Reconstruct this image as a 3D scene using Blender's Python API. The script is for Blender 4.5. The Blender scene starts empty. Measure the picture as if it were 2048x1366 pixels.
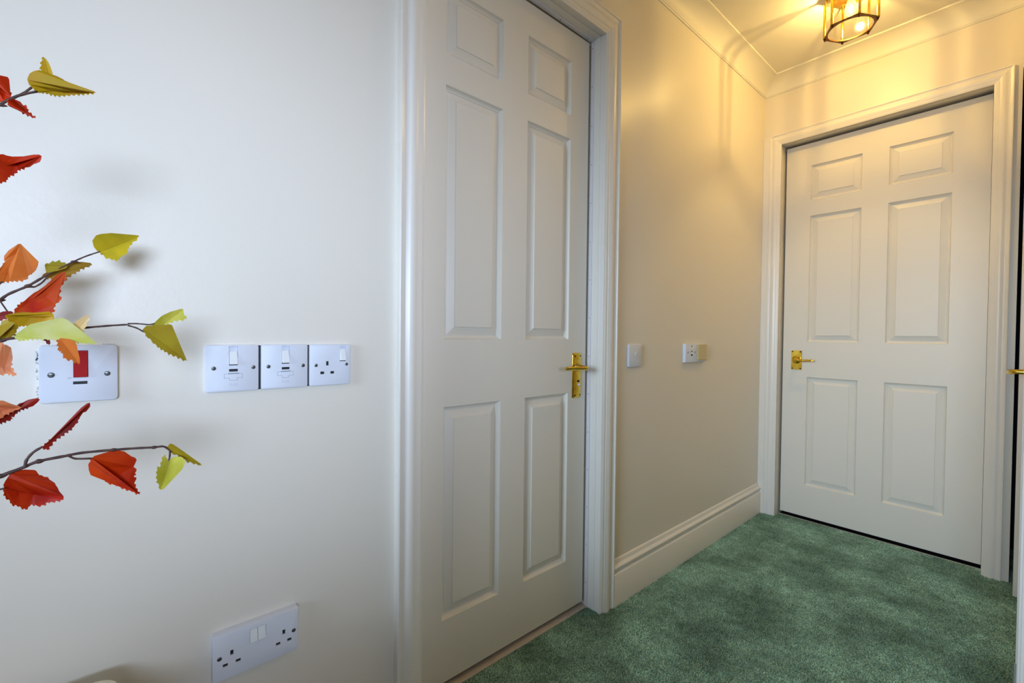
import bpy, bmesh, math, random
from mathutils import Vector, Matrix
S = bpy.context.scene
COL = S.collection
random.seed(7)

# ------------------------------------------------------------ camera, light, exposure
cam_d = bpy.data.cameras.new('camera')
cam = bpy.data.objects.new('camera', cam_d)
COL.objects.link(cam)
S.camera = cam
cam_d.sensor_width = 36.0
cam_d.lens = 891.317 / 2048 * 36
cam_d.clip_start = 0.02
cr = Vector((0.65560329, 0.7550341, 0.01038401))
cu = Vector((-0.01919309, 0.0029151, 0.99981155))
cf = Vector((-0.75486154, 0.65567904, -0.01640259))
cam.matrix_world = Matrix(((cr.x, cu.x, -cf.x, 0.9662374), (cr.y, cu.y, -cf.y, 0.0), (cr.z, cu.z, -cf.z, 0.9782918), (0, 0, 0, 1)))

w = bpy.data.worlds.new('world'); S.world = w
w.use_nodes = True
w.node_tree.nodes['Background'].inputs[0].default_value = (0.72, 0.86, 1.0, 1)
w.node_tree.nodes['Background'].inputs[1].default_value = 0.2

def area(name, loc, target, sx, sy, power, color, spread=math.pi):
    d = bpy.data.lights.new(name, 'AREA'); d.shape = 'RECTANGLE'; d.size = sx; d.size_y = sy
    d.energy = power; d.color = color; d.spread = spread
    o = bpy.data.objects.new(name, d); COL.objects.link(o)
    o.location = loc
    o.rotation_euler = (Vector(target) - Vector(loc)).to_track_quat('-Z', 'Y').to_euler()
    return o
# daylight coming in through the window of the room behind the camera
area('window_daylight', (3.50, -0.75, 1.30), (0.0, 0.02, 1.22), 1.2, 0.75, 5.2, (0.60, 0.745, 1.0), math.radians(34))
# unseen fill light, added to warm the first door and the upper wall
ld = bpy.data.lights.new('added_warm_fill', 'POINT'); ld.energy = 4.5; ld.color = (1.0, 0.76, 0.42); ld.shadow_soft_size = 0.10
lo_ = bpy.data.objects.new('added_warm_fill', ld); COL.objects.link(lo_); lo_.location = (1.75, 0.25, 2.2)
# daylight through the second window, in the wall behind
area('window_daylight', (0.95, -2.12, 1.35), (0.45, 2.3, 0.7), 1.05, 1.1, 7.0, (0.60, 0.79, 1.0), math.radians(46))
LAMP_POWER = 29

S.view_settings.view_transform = 'Standard'
S.view_settings.look = 'None'
S.view_settings.gamma = 1.0
S.view_settings.use_curve_mapping = False
S.view_settings.exposure = 0.06

L = 2.6767          # end wall plane
WR = 0.985          # right wall plane
YO = 1.34           # the corridor's right wall starts here, the room lies before it
CH = 2.366          # ceiling height
RX, RY = 3.6, -2.2  # far corner of the room

# ------------------------------------------------------------ materials
def mat(name, col, rough=0.5, metal=0.0, spec=0.5, noise=None, bump=None, col2=None, trans=0):
    m = bpy.data.materials.new(name); m.use_nodes = True
    nt = m.node_tree; b = nt.nodes['Principled BSDF']
    b.inputs['Base Color'].default_value = (*col, 1)
    b.inputs['Roughness'].default_value = rough
    b.inputs['Metallic'].default_value = metal
    b.inputs['Specular IOR Level'].default_value = spec
    tc = nt.nodes.new('ShaderNodeTexCoord')
    if noise:
        n = nt.nodes.new('ShaderNodeTexNoise'); n.inputs['Scale'].default_value = noise; n.inputs['Detail'].default_value = 5
        nt.links.new(tc.outputs['Object'], n.inputs['Vector'])
        r = nt.nodes.new('ShaderNodeValToRGB')
        r.color_ramp.elements[0].position = 0.35; r.color_ramp.elements[1].position = 0.65
        c2 = col2 or tuple(c * 0.94 for c in col)
        r.color_ramp.elements[0].color = (*col, 1); r.color_ramp.elements[1].color = (*c2, 1)
        nt.links.new(n.outputs['Fac'], r.inputs['Fac']); nt.links.new(r.outputs['Color'], b.inputs['Base Color'])
    if bump:
        sc, st, dist = bump
        n2 = nt.nodes.new('ShaderNodeTexNoise'); n2.inputs['Scale'].default_value = sc; n2.inputs['Detail'].default_value = 4
        nt.links.new(tc.outputs['Object'], n2.inputs['Vector'])
        bp = nt.nodes.new('ShaderNodeBump'); bp.inputs['Strength'].default_value = st; bp.inputs['Distance'].default_value = dist
        nt.links.new(n2.outputs['Fac'], bp.inputs['Height']); nt.links.new(bp.outputs['Normal'], b.inputs['Normal'])
    if trans:
        t = nt.nodes.new('ShaderNodeBsdfTranslucent'); mx = nt.nodes.new('ShaderNodeMixShader')
        mx.inputs[0].default_value = trans
        out = nt.nodes['Material Output']
        src = b.inputs['Base Color'].links[0].from_socket if b.inputs['Base Color'].links else None
        if src: nt.links.new(src, t.inputs['Color'])
        else: t.inputs['Color'].default_value = (*col, 1)
        nt.links.new(b.outputs[0], mx.inputs[1]); nt.links.new(t.outputs[0], mx.inputs[2])
        nt.links.new(mx.outputs[0], out.inputs['Surface'])
    return m

M = {}
M['wall'] = mat('wall_paint', (0.82, 0.765, 0.675), 0.36, spec=0.35, bump=(90, 0.12, 0.0018))
M['ceiling'] = mat('ceiling_paint', (0.80, 0.77, 0.70), 0.75, spec=0.2, bump=(120, 0.1, 0.001))
M['cove'] = mat('coving_paint', (0.82, 0.79, 0.72), 0.5, spec=0.3)
M['gloss'] = mat('white_gloss_paint', (0.84, 0.80, 0.74), 0.30, spec=0.45, bump=(45, 0.12, 0.001))
M['door'] = mat('door_paint', (0.81, 0.765, 0.68), 0.38, spec=0.4, bump=(160, 0.08, 0.0006))
M['plastic'] = mat('white_plastic', (0.74, 0.77, 0.86), 0.42, spec=0.3)
M['plastic_bright'] = mat('bright_white_plastic', (0.86, 0.88, 0.90), 0.2, spec=0.5)
M['plastic_cream'] = mat('cream_plastic', (0.62, 0.52, 0.27), 0.4)
M['red'] = mat('red_plastic', (0.42, 0.006, 0.008), 0.5, spec=0.12)
M['dark'] = mat('black_void', (0.008, 0.008, 0.012), 0.6)
M['navy'] = mat('dark_gap', (0.01, 0.012, 0.04), 0.7)
M['hinge'] = mat('brushed_hinge', (0.45, 0.42, 0.40), 0.4, metal=.6)
M['emboss'] = mat('embossed_plastic', (0.60, 0.64, 0.73), 0.5)
M['line'] = mat('grey_seam', (0.25, 0.28, 0.33), 0.6)
M['screw'] = mat('screw_metal', (0.16, 0.17, 0.17), 0.35, metal=0.8, noise=300)
M['brass'] = mat('polished_brass', (0.82, 0.56, 0.08), 0.15, metal=1.0, noise=60, col2=(0.68, 0.44, 0.05))
M['brass_dark'] = mat('aged_brass', (0.22, 0.10, 0.025), 0.35, metal=0.9, noise=80, col2=(0.12, 0.05, 0.02))
M['brass_hole'] = mat('brass_screw_recess', (0.05, 0.02, 0.005), 0.5, metal=0.5)
M['strip'] = mat('draught_strip', (0.80, 0.76, 0.78), 0.4)
M['threshold'] = mat('threshold_wood', (0.60, 0.53, 0.47), 0.5, noise=30)
M['cream'] = mat('cream_lacquer', (0.85, 0.82, 0.70), 0.4)
M['ceramic'] = mat('white_ceramic', (0.7, 0.7, 0.68), 0.2)
M['twig'] = mat('brown_twig', (0.045, 0.018, 0.016), 0.6, noise=90, col2=(0.09, 0.04, 0.03), bump=(200, .4, .001))
def leafmat(n, a, b, t=.35, s=22): return mat(n, a, 0.5, spec=0.3, noise=s, col2=b, bump=(60, .3, .001), trans=t)
M['ochre'] = leafmat('ochre_leaf', (0.72, 0.36, 0.010), (0.62, 0.42, 0.012))
M['red_leaf'] = leafmat('red_leaf', (0.55, 0.010, 0.002), (0.76, 0.07, 0.004), s=16)
M['maroon'] = leafmat('maroon_leaf', (0.24, 0.007, 0.004), (0.40, 0.02, 0.008), .25)
M['yellow'] = leafmat('yellow_leaf', (0.80, 0.62, 0.02), (0.55, 0.44, 0.015))
M['green'] = leafmat('green_leaf', (0.42, 0.42, 0.015), (0.52, 0.34, 0.015))
M['green_light'] = leafmat('light_green_leaf', (0.78, 0.72, 0.12), (0.52, 0.48, 0.02))
M['olive'] = leafmat('olive_leaf', (0.44, 0.29, 0.010), (0.52, 0.40, 0.015))
M['amber'] = leafmat('amber_leaf', (0.52, 0.16, 0.01), (0.42, 0.28, 0.02))
M['red_orange'] = leafmat('red_orange_leaf', (0.80, 0.16, 0.01), (0.62, 0.02, 0.004), s=14)
M['orange'] = leafmat('orange_leaf', (0.85, 0.28, 0.05), (0.80, 0.20, 0.02))
M['pale_yellow'] = leafmat('pale_yellow_leaf', (0.95, 0.93, 0.55), (0.78, 0.80, 0.16), s=26)  # sunlit paleness is put into this leaf colour
M['peach'] = leafmat('peach_leaf', (0.95, 0.78, 0.50), (0.92, 0.70, 0.30))
M['peach_orange'] = leafmat('peach_orange_leaf', (0.95, 0.50, 0.30), (0.92, 0.32, 0.10))  # colour paled to look sunlit

def carpet_mat(name, base):
    m = bpy.data.materials.new(name); m.use_nodes = True
    nt = m.node_tree; b = nt.nodes['Principled BSDF']
    b.inputs['Roughness'].default_value = 0.95; b.inputs['Specular IOR Level'].default_value = 0.1
    b.inputs['Sheen Weight'].default_value = 0.25
    b.inputs['Sheen Tint'].default_value = (0.6, 0.9, 0.75, 1)
    tc = nt.nodes.new('ShaderNodeTexCoord')
    def noise(sc, det):
        n = nt.nodes.new('ShaderNodeTexNoise'); n.inputs['Scale'].default_value = sc; n.inputs['Detail'].default_value = det
        nt.links.new(tc.outputs['Object'], n.inputs['Vector']); return n
    def ramp(n, p0, p1, c0, c1):
        r = nt.nodes.new('ShaderNodeValToRGB')
        r.color_ramp.elements[0].position = p0; r.color_ramp.elements[1].position = p1
        r.color_ramp.elements[0].color = (*c0, 1); r.color_ramp.elements[1].color = (*c1, 1)
        nt.links.new(n.outputs['Fac'], r.inputs['Fac']); return r
    k = base
    r1 = ramp(noise(260, 3), 0.36, 0.64, (0.10*k, 0.21*k, 0.15*k), (0.58*k, 0.82*k, 0.66*k))
    r2 = ramp(noise(4.5, 5), 0.38, 0.64, (0.58, 0.60, 0.55), (1.20, 1.20, 1.18))
    r3 = ramp(noise(28, 4), 0.35, 0.65, (0.82, 0.82, 0.80), (1.12, 1.12, 1.12))
    def mul(a, bb):
        x = nt.nodes.new('ShaderNodeMix'); x.data_type = 'RGBA'; x.blend_type = 'MULTIPLY'; x.inputs[0].default_value = 1
        nt.links.new(a, x.inputs[6]); nt.links.new(bb, x.inputs[7]); return x.outputs[2]
    c = mul(mul(r1.outputs[0], r2.outputs[0]), r3.outputs[0])
    nt.links.new(c, b.inputs['Base Color'])
    bp = nt.nodes.new('ShaderNodeBump'); bp.inputs['Strength'].default_value = 0.9; bp.inputs['Distance'].default_value = 0.004
    nt.links.new(noise(260, 3).outputs['Fac'], bp.inputs['Height']); nt.links.new(bp.outputs['Normal'], b.inputs['Normal'])
    return m
M['carpet'] = carpet_mat('green_carpet', 1.0)

def glass_mat():
    m = bpy.data.materials.new('clear_lantern_glass'); m.use_nodes = True
    nt = m.node_tree; nt.nodes.remove(nt.nodes['Principled BSDF'])
    out = nt.nodes['Material Output']
    t = nt.nodes.new('ShaderNodeBsdfTransparent'); t.inputs[0].default_value = (0.97, 0.95, 0.9, 1)
    g = nt.nodes.new('ShaderNodeBsdfGlossy'); g.inputs['Roughness'].default_value = 0.06
    lw = nt.nodes.new('ShaderNodeLayerWeight'); lw.inputs['Blend'].default_value = 0.5
    pw = nt.nodes.new('ShaderNodeMath'); pw.operation = 'POWER'; pw.inputs[1].default_value = 4.0
    ma = nt.nodes.new('ShaderNodeMath'); ma.operation = 'MULTIPLY_ADD'; ma.inputs[1].default_value = 0.5; ma.inputs[2].default_value = 0.045
    nt.links.new(lw.outputs['Facing'], pw.inputs[0]); nt.links.new(pw.outputs[0], ma.inputs[0])
    mx = nt.nodes.new('ShaderNodeMixShader')
    nt.links.new(ma.outputs[0], mx.inputs[0]); nt.links.new(t.outputs[0], mx.inputs[1]); nt.links.new(g.outputs[0], mx.inputs[2])
    nt.links.new(mx.outputs[0], out.inputs['Surface'])
    return m
M['glass'] = glass_mat()
def emis(name, col, st, see=0.0):
    m = bpy.data.materials.new(name); m.use_nodes = True
    nt = m.node_tree; nt.nodes.remove(nt.nodes['Principled BSDF'])
    e = nt.nodes.new('ShaderNodeEmission'); e.inputs[0].default_value = (*col, 1); e.inputs[1].default_value = st
    out = nt.nodes['Material Output']
    if see:
        t = nt.nodes.new('ShaderNodeBsdfTransparent'); mx = nt.nodes.new('ShaderNodeMixShader'); mx.inputs[0].default_value = see
        nt.links.new(e.outputs[0], mx.inputs[1]); nt.links.new(t.outputs[0], mx.inputs[2]); nt.links.new(mx.outputs[0], out.inputs[0])
    else: nt.links.new(e.outputs[0], out.inputs[0])
    return m
M['filament'] = emis('glowing_filament', (1, .80, .42), 60)
M['bulb'] = emis('lit_bulb_glass', (1, .74, .32), 5.0, 0.75)

# ------------------------------------------------------------ helpers
def link(name, me, m, parent=None, kind=None, label=None, smooth=None):
    o = bpy.data.objects.new(name, me); COL.objects.link(o)
    if m is not None and not me.materials: me.materials.append(m)
    if parent is not None: o.parent = parent
    if kind: o['kind'] = kind
    if label: o['label'] = label
    if smooth:
        for p in me.polygons: p.use_smooth = True
        me.set_sharp_from_angle(angle=math.radians(smooth))
    return o
def tomesh(bm, name):
    bmesh.ops.recalc_face_normals(bm, faces=bm.faces)
    me = bpy.data.meshes.new(name); bm.to_mesh(me); bm.free(); return me
def obj(name, bm, m, parent=None, **k): return link(name, tomesh(bm, name), m, parent, **k)
def empty(name, loc, label=None, cat=None, group=None, kind=None, parent=None):
    o = bpy.data.objects.new(name, None); COL.objects.link(o); o.location = loc
    o.empty_display_size = 0.05
    if label: o['label'] = label
    if cat: o['category'] = cat
    if group: o['group'] = group
    if kind: o['kind'] = kind
    if parent: o.parent = parent
    return o
def box(bm, x0, y0, z0, x1, y1, z1, bev=0, seg=2):
    r = bmesh.ops.create_cube(bm, size=1)
    vs = r['verts']
    for v in vs:
        v.co = Vector(((x0+x1)/2 + v.co.x*(x1-x0), (y0+y1)/2 + v.co.y*(y1-y0), (z0+z1)/2 + v.co.z*(z1-z0)))
    if bev:
        es = list({e for v in vs for e in v.link_edges})
        bmesh.ops.bevel(bm, geom=es, offset=bev, segments=seg, affect='EDGES', profile=0.5)
def B(x0, y0, z0, x1, y1, z1, bev=0, seg=2):
    bm = bmesh.new(); box(bm, x0, y0, z0, x1, y1, z1, bev, seg); return bm
def wallbox(name, x0, y0, z0, x1, y1, z1, m=None, parent=None):
    return obj(name, B(x0, y0, z0, x1, y1, z1), m or M['wall'], parent, kind='structure' if parent is None else None)
def sweep(bm, prof, A, Bv, U, V, ta=0.0, tb=0.0):
    """extrude profile [(u,v)] from A to Bv; ta/tb: mitre shift per unit u at each end"""
    A = Vector(A); Bv = Vector(Bv); U = Vector(U); V = Vector(V); d = (Bv-A).normalized()
    a = [bm.verts.new(A + U*u + V*v + d*(ta*u)) for u, v in prof]
    b = [bm.verts.new(Bv + U*u + V*v + d*(tb*u)) for u, v in prof]
    n = len(prof)
    for i in range(n):
        bm.faces.new((a[i], a[(i+1) % n], b[(i+1) % n], b[i]))
    bm.faces.new(a); bm.faces.new(b[::-1])
def tube(bm, pts, rads, n=10, cap=True):
    pts = [Vector(p) for p in pts]
    if not hasattr(rads, '__len__'): rads = [rads]*len(pts)
    rings = []; prev = None
    for i, p in enumerate(pts):
        t = (pts[min(i+1, len(pts)-1)] - pts[max(i-1, 0)]).normalized()
        if prev is None: a = t.orthogonal().normalized()
        else: a = (prev - t*prev.dot(t)).normalized()
        prev = a; b = t.cross(a)
        r = rads[i]
        if not hasattr(r, '__len__'): r = (r, r)
        rings.append([bm.verts.new(p + a*math.cos(2*math.pi*k/n)*r[0] + b*math.sin(2*math.pi*k/n)*r[1]) for k in range(n)])
    for i in range(len(rings)-1):
        for k in range(n):
            bm.faces.new((rings[i][k], rings[i][(k+1) % n], rings[i+1][(k+1) % n], rings[i+1][k]))
    if cap: bm.faces.new(rings[0]); bm.faces.new(rings[-1][::-1])
def smooth_pts(P, k=4):
    P = [Vector(p) for p in P]; o = []
    for i in range(len(P)-1):
        p0 = P[max(i-1, 0)]; p1 = P[i]; p2 = P[i+1]; p3 = P[min(i+2, len(P)-1)]
        for j in range(k):
            t = j/k
            o.append(0.5*((2*p1)+(p2-p0)*t+(2*p0-5*p1+4*p2-p3)*t*t+(3*p1-p0-3*p2+p3)*t**3))
    o.append(P[-1]); return o
def lathe(bm, prof, c, axis='z', n=24):
    """prof [(r,h)]"""
    rings = []
    for r, h in prof:
        ring = []
        for k in range(n):
            a = 2*math.pi*k/n; x, y = r*math.cos(a), r*math.sin(a)
            v = {'z': (x, y, h), 'x': (h, x, y), 'y': (x, h, y)}[axis]
            ring.append(bm.verts.new(Vector(c)+Vector(v)))
        rings.append(ring)
    for i in range(len(rings)-1):
        for k in range(n):
            bm.faces.new((rings[i][k], rings[i][(k+1) % n], rings[i+1][(k+1) % n], rings[i+1][k]))
    bm.faces.new(rings[0]); bm.faces.new(rings[-1][::-1])
def disc(c, axis, r, h, n=16):
    bm = bmesh.new(); lathe(bm, [(r, 0), (r, h*.6), (r*.7, h)], c, axis, n); return bm
def cut(o, cutters):
    """boolean difference, baked into the mesh"""
    bm = bmesh.new()
    for c in cutters: box(bm, *c)
    me = tomesh(bm, 'cutter'); co = bpy.data.objects.new('cutter', me); COL.objects.link(co); co.parent = o.parent
    md = o.modifiers.new('b', 'BOOLEAN'); md.object = co; md.operation = 'DIFFERENCE'; md.solver = 'EXACT'
    dg = bpy.context.evaluated_depsgraph_get()
    nm = bpy.data.meshes.new_from_object(o.evaluated_get(dg))
    o.modifiers.clear(); old = o.data; o.data = nm
    if not nm.materials: nm.materials.append(old.materials[0])
    bpy.data.objects.remove(co); bpy.data.meshes.remove(me)

# ------------------------------------------------------------ room shell
M['vinyl'] = mat('beige_floor', (0.42, 0.36, 0.29), 0.5, noise=12)
fl = obj('floor', B(-0.5, 0.30, -0.12, 1.3, L+0.5, 0.0), M['carpet'], kind='structure')
obj('floor', B(-0.5, RY, -0.12, RX, 0.30, 0.0), M['vinyl'], kind='structure'); obj('floor', B(1.3, 0.30, -0.12, RX, L+0.5, 0.0), M['vinyl'], kind='structure')
# cut pile of the carpet where it can be seen
import numpy as np
rng = np.random.default_rng(3)
sp_ = 0.0044
gx, gy = np.meshgrid(np.arange(-0.047, WR-.004, sp_), np.arange(0.304, L+.058, sp_))
px = gx.ravel() + rng.uniform(-.002, .002, gx.size); py = gy.ravel() + rng.uniform(-.002, .002, gx.size)
ok = ((py < L-.002) & (px > 0.001)) | ((px > -.048) & (px < .01) & (py > .557) & (py < 1.243)) | ((py > L-.01) & (px > .094) & (px < .860))
px, py = px[ok], py[ok]; n_ = len(px)
hgt = rng.uniform(.0030, .0062, n_); rad = rng.uniform(.0018, .0030, n_); an = rng.uniform(0, 6.28, n_)
lx, ly = rng.normal(0, .0016, n_), rng.normal(0, .0016, n_)
co = np.zeros((n_, 4, 3), np.float32)
for k_ in range(3):
    co[:, k_, 0] = px + rad*np.cos(an+k_*2.094); co[:, k_, 1] = py + rad*np.sin(an+k_*2.094); co[:, k_, 2] = 0.0002
co[:, 3, 0] = px+lx; co[:, 3, 1] = py+ly; co[:, 3, 2] = hgt
tri = (np.arange(n_)[:, None, None]*4 + np.array([[0, 1, 3], [1, 2, 3], [2, 0, 3]])[None]).astype(np.int32)
me = bpy.data.meshes.new('carpet_pile'); me.from_pydata(co.reshape(-1, 3).tolist(), [], tri.reshape(-1, 3).tolist())
link('carpet_pile', me, M['carpet'], fl, kind='stuff')
ce = obj('ceiling', B(-0.2, RY, CH, RX, L+0.3, CH+0.1), M['ceiling'], kind='structure')
# left wall: opening for door 1 between y 0.53 and 1.27 below z 2.03
D1a, D1b, D1t = 0.545, 1.252, 2.020
wl = empty('wall_left', (0, 0, 0), kind='structure')
bm = bmesh.new()
box(bm, -0.12, RY, 0, 0, D1a-0.02, CH); box(bm, -0.12, D1b+0.02, 0, 0, L+0.12, CH); box(bm, -0.12, D1a-0.02, D1t+0.02, 0, D1b+0.02, CH)
obj('plastered_wall', bm, M['wall'], wl)
# end wall: opening for door 2
D2a, D2b, D2t = 0.088, 0.862, 2.022
EW = 0.941
we = empty('wall_back', (0, L, 0), kind='structure')
bm = bmesh.new()
box(bm, 0, 0, 0, D2a-0.02, 0.12, CH); box(bm, D2b+0.02, 0, 0, EW, 0.12, CH); box(bm, D2a-0.02, 0, D2t+0.02, D2b+0.02, 0.12, CH)
box(bm, EW, 0, 2.05, WR+.1, 0.12, CH)
obj('plastered_wall', bm, M['wall'], we)
wallbox('wall_right', WR, YO, 0, WR+0.1, 1.55, CH)
wallbox('wall_right', WR, 1.55, 0, WR+0.1, 1.66, CH)
obj('wall_right', B(WR, 2.53, 0, WR+0.1, 2.60, CH), M['wall'], kind='structure')
obj('wall_right', B(WR, 1.66, 2.02, WR+0.1, 2.53, CH), M['wall'], kind='structure')
obj('wall_right', B(WR, 2.60, 2.02, WR+0.1, L, CH), M['wall'], kind='structure')
# unseen walls added behind the doors, coloured dark to stand for unlit space
wallbox('wall_blackout', -0.40, 0.3, 0, -0.38, 1.5, CH, M['dark'])
wallbox('wall_blackout', -0.38, 0.3, 0, -0.12, 0.32, CH, M['dark']); wallbox('wall_blackout', -0.38, 1.48, 0, -0.12, 1.5, CH, M['dark'])
wallbox('wall_navy_blackout', -0.12, L+0.44, 0, 1.3, L+0.46, CH, M['navy'])
wallbox('wall_navy_blackout', 1.28, 1.5, 0, 1.30, L+0.44, CH, M['navy'])
wallbox('wall_navy_blackout', -0.12, L+0.12, 0, -0.10, L+0.44, CH, M['navy'])
wallbox('wall_navy_blackout', WR+.1, 1.5, 0, 1.30, 1.52, CH, M['navy'])
# the room around the camera
wallbox('wall_room', RX, RY, 0, RX+0.1, -1.5, CH); wallbox('wall_room', RX, 0.0, 0, RX+0.1, YO+0.1, CH)
wallbox('wall_room', RX, -1.5, 0, RX+0.1, 0.0, 0.90); wallbox('wall_room', RX, -1.5, 1.72, RX+0.1, 0.0, CH)
wallbox('wall_room', WR+0.1, YO, 0, RX, YO+0.1, CH)
wallbox('wall_front', -0.12, RY-0.1, 0, 0.40, RY, CH); wallbox('wall_front', 1.50, RY-0.1, 0, RX, RY, CH)
wallbox('wall_front', 0.40, RY-0.1, 0, 1.50, RY, 0.78); wallbox('wall_front', 0.40, RY-0.1, 1.92, 1.50, RY, CH)

# coving
cp = [(0, 2.290), (0.004, 2.290), (0.006, 2.295)]
for i in range(0, 11):
    t = math.pi/2*i/10
    cp.append((0.079-0.071*math.cos(t)+0.0, 2.296+0.063*math.sin(t)))
cp += [(0.081, 2.3595), (0.084, 2.3600), (0.084, CH+.001), (0, CH+.001)]
bm = bmesh.new(); sweep(bm, cp, (0, RY, 0), (0, L, 0), (1, 0, 0), (0, 0, 1), 0, -1); obj('trim_1', bm, M['cove'], kind='structure', smooth=40)
bm = bmesh.new(); sweep(bm, cp, (0, L, 0), (WR, L, 0), (0, -1, 0), (0, 0, 1), 1, -1); obj('trim_2', bm, M['cove'], kind='structure', smooth=40)
bm = bmesh.new(); sweep(bm, cp, (WR, L, 0), (WR, YO, 0), (-1, 0, 0), (0, 0, 1), 1, 0); obj('trim_3', bm, M['cove'], kind='structure', smooth=40)
# skirting on the left wall
sk = [(0, 0), (0.019, 0), (0.019, 0.118), (0.0175, 0.121), (0.0135, 0.123), (0.0125, 0.128), (0.0135, 0.132), (0.0165, 0.135), (0.018, 0.140), (0.0178, 0.146), (0.014, 0.151), (0.0085, 0.154), (0.0065, 0.159), (0.006, 0.166), (0.003, 0.170), (0, 0.171)]
sk = [(a, b*0.955) for a, b in sk]
bm = bmesh.new(); sweep(bm, sk, (0, 1.3215, 0), (0, L, 0), (1, 0, 0), (0, 0, 1)); obj('baseboard_left', bm, M['gloss'], kind='structure', smooth=35)
bm = bmesh.new(); sweep(bm, sk, (0, RY, 0), (0, -0.9, 0), (1, 0, 0), (0, 0, 1)); obj('baseboard_left', bm, M['gloss'], kind='structure', smooth=35)

# ------------------------------------------------------------ door frames (lining + moulded architrave)
AP = [(0, 0), (0, .0185), (.0035, .0195), (.006, .0185), (.007, .0160), (.012, .0135), (.019, .0128), (.024, .0150), (.029, .0172), (.036, .0178), (.043, .0165), (.049, .0138), (.053, .0132), (.0535, .0118), (.064, .0105), (.066, .0090), (.071, .0080), (.073, .0065), (.073, 0)]
def frame(name, place, a, b, top, wi, kind='structure', th=1.0):
    """place(s, n, z) -> world; s along wall, n out of wall. wi = architrave width"""
    f = empty(name, (0, 0, 0), kind=kind)
    k = wi/.073
    prof = [(u*k, v*th) for u, v in AP]
    def strip(nm, P0, P1, ud, t0, t1):
        bm = bmesh.new()
        d = (Vector(P1)-Vector(P0)).normalized()
        def pt(base, u, v, t):
            q = Vector(base) + Vector(ud)*u + d*(t*u)
            return place(q.x, v, q.z)
        A = [bm.verts.new(pt(P0, u, v, t0)) for u, v in prof]; Bq = [bm.verts.new(pt(P1, u, v, t1)) for u, v in prof]
        n = len(prof)
        for i in range(n): bm.faces.new((A[i], A[(i+1) % n], Bq[(i+1) % n], Bq[i]))
        bm.faces.new(A); bm.faces.new(Bq[::-1])
        obj(nm, bm, M['gloss'], f, smooth=28)
    oa, ob, ot = a-wi, b+wi, top+wi
    strip('architrave_leg', (oa, 0, 0), (oa, 0, ot), (1, 0, 0), 0, -1)
    strip('architrave_leg', (ob, 0, 0), (ob, 0, ot), (-1, 0, 0), 0, -1)
    strip('architrave_head', (oa, 0, ot), (ob, 0, ot), (0, 0, -1), 1, -1)
    def pb(nm, s0, n0, z0, s1, n1, z1, m=M['gloss'], bev=0.0008):
        p0 = place(s0, n0, z0); p1 = place(s1, n1, z1)
        x0, x1 = sorted((p0.x, p1.x)); y0, y1 = sorted((p0.y, p1.y)); zz0, zz1 = sorted((z0, z1))
        return obj(nm, B(x0, y0, zz0, x1, y1, zz1, bev, 1), m, f)
    e = 0.005   # quirk between lining and architrave
    pb('lining', a-0.02, -0.12, 0, a-e, 0.0, top+.02); pb('lining', b+e, -0.12, 0, b+0.02, 0.0, top+.02)
    pb('lining', a-0.02, -0.12, top+e, b+.02, 0.0, top+.025)
    # inner step of the lining
    st = 0.0022
    pb('lining_step', a-e, -0.12, 0, a-e+st, -0.020, top+e); pb('lining_step', b+e-st, -0.12, 0, b+e, -0.020, top+e)
    pb('lining_step', a-e+st, -0.12, top+e-st, b+e-st, -0.020, top+e)
    return f, pb
P1 = lambda s, n, z: Vector((n, s, z))
P2 = lambda s, n, z: Vector((s, L-n, z))
f1, pb1 = frame('trim_4', P1, D1a+.004, D1b-.003, 2.012, .071)
# pinned draught strip around the leaf of door 1
pb1('draught_strip', 1.2475, -0.058, 0.0, 1.2518, -0.046, 2.013, M['strip'], 0)
pb1('draught_strip', 0.5460, -0.058, 0.0, 0.5495, -0.046, 2.013, M['strip'], 0)
pb1('draught_strip', 0.5495, -0.058, 2.0095, 1.2475, -0.046, 2.0145, M['strip'], 0)
pn = bmesh.new()
for i in range(15): lathe(pn, [(0.0013, 0), (0.0013, -.0006)], (-0.052, 1.2475, 0.09+i*0.1355), 'y', 8)
for i in range(5): lathe(pn, [(0.0013, 0), (0.0013, -.0006)], (-0.052, 1.22-i*0.14, 2.0095), 'z', 8)
obj('pin', pn, M['dark'], f1, kind='stuff')
f2, pb2 = frame('trim_5', P2, D2a-.002, D2b+.002, 2.014, .0555, th=0.65)
obj('trim_6', B(0.0002, L-0.012, 0, 0.0302, L, 2.069, .001, 1), M['gloss'], kind='structure')   # narrow fillet closing the frame to the corner
# thresholds and the black shade plates behind them
obj('threshold_and_shade', B(-0.078, D1a-.001, -0.0, -0.048, D1b+.003, 0.0055, .001, 1), M['threshold'], f1)
obj('threshold_and_shade', B(-0.12, D1a-.001, -0.0, -0.078, D1b+.003, 0.002), M['dark'], f1)  # plate coloured black for the shade under door 1
obj('threshold_and_shade', B(D2a, L+0.058, 0, D2b, L+0.062, 0.004), M['threshold'], f2)
obj('threshold_and_shade', B(D2a, L+0.064, 0, D2b, L+0.12, 0.002), M['dark'], f2)  # black plate again, darkening the floor beneath the end door

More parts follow.
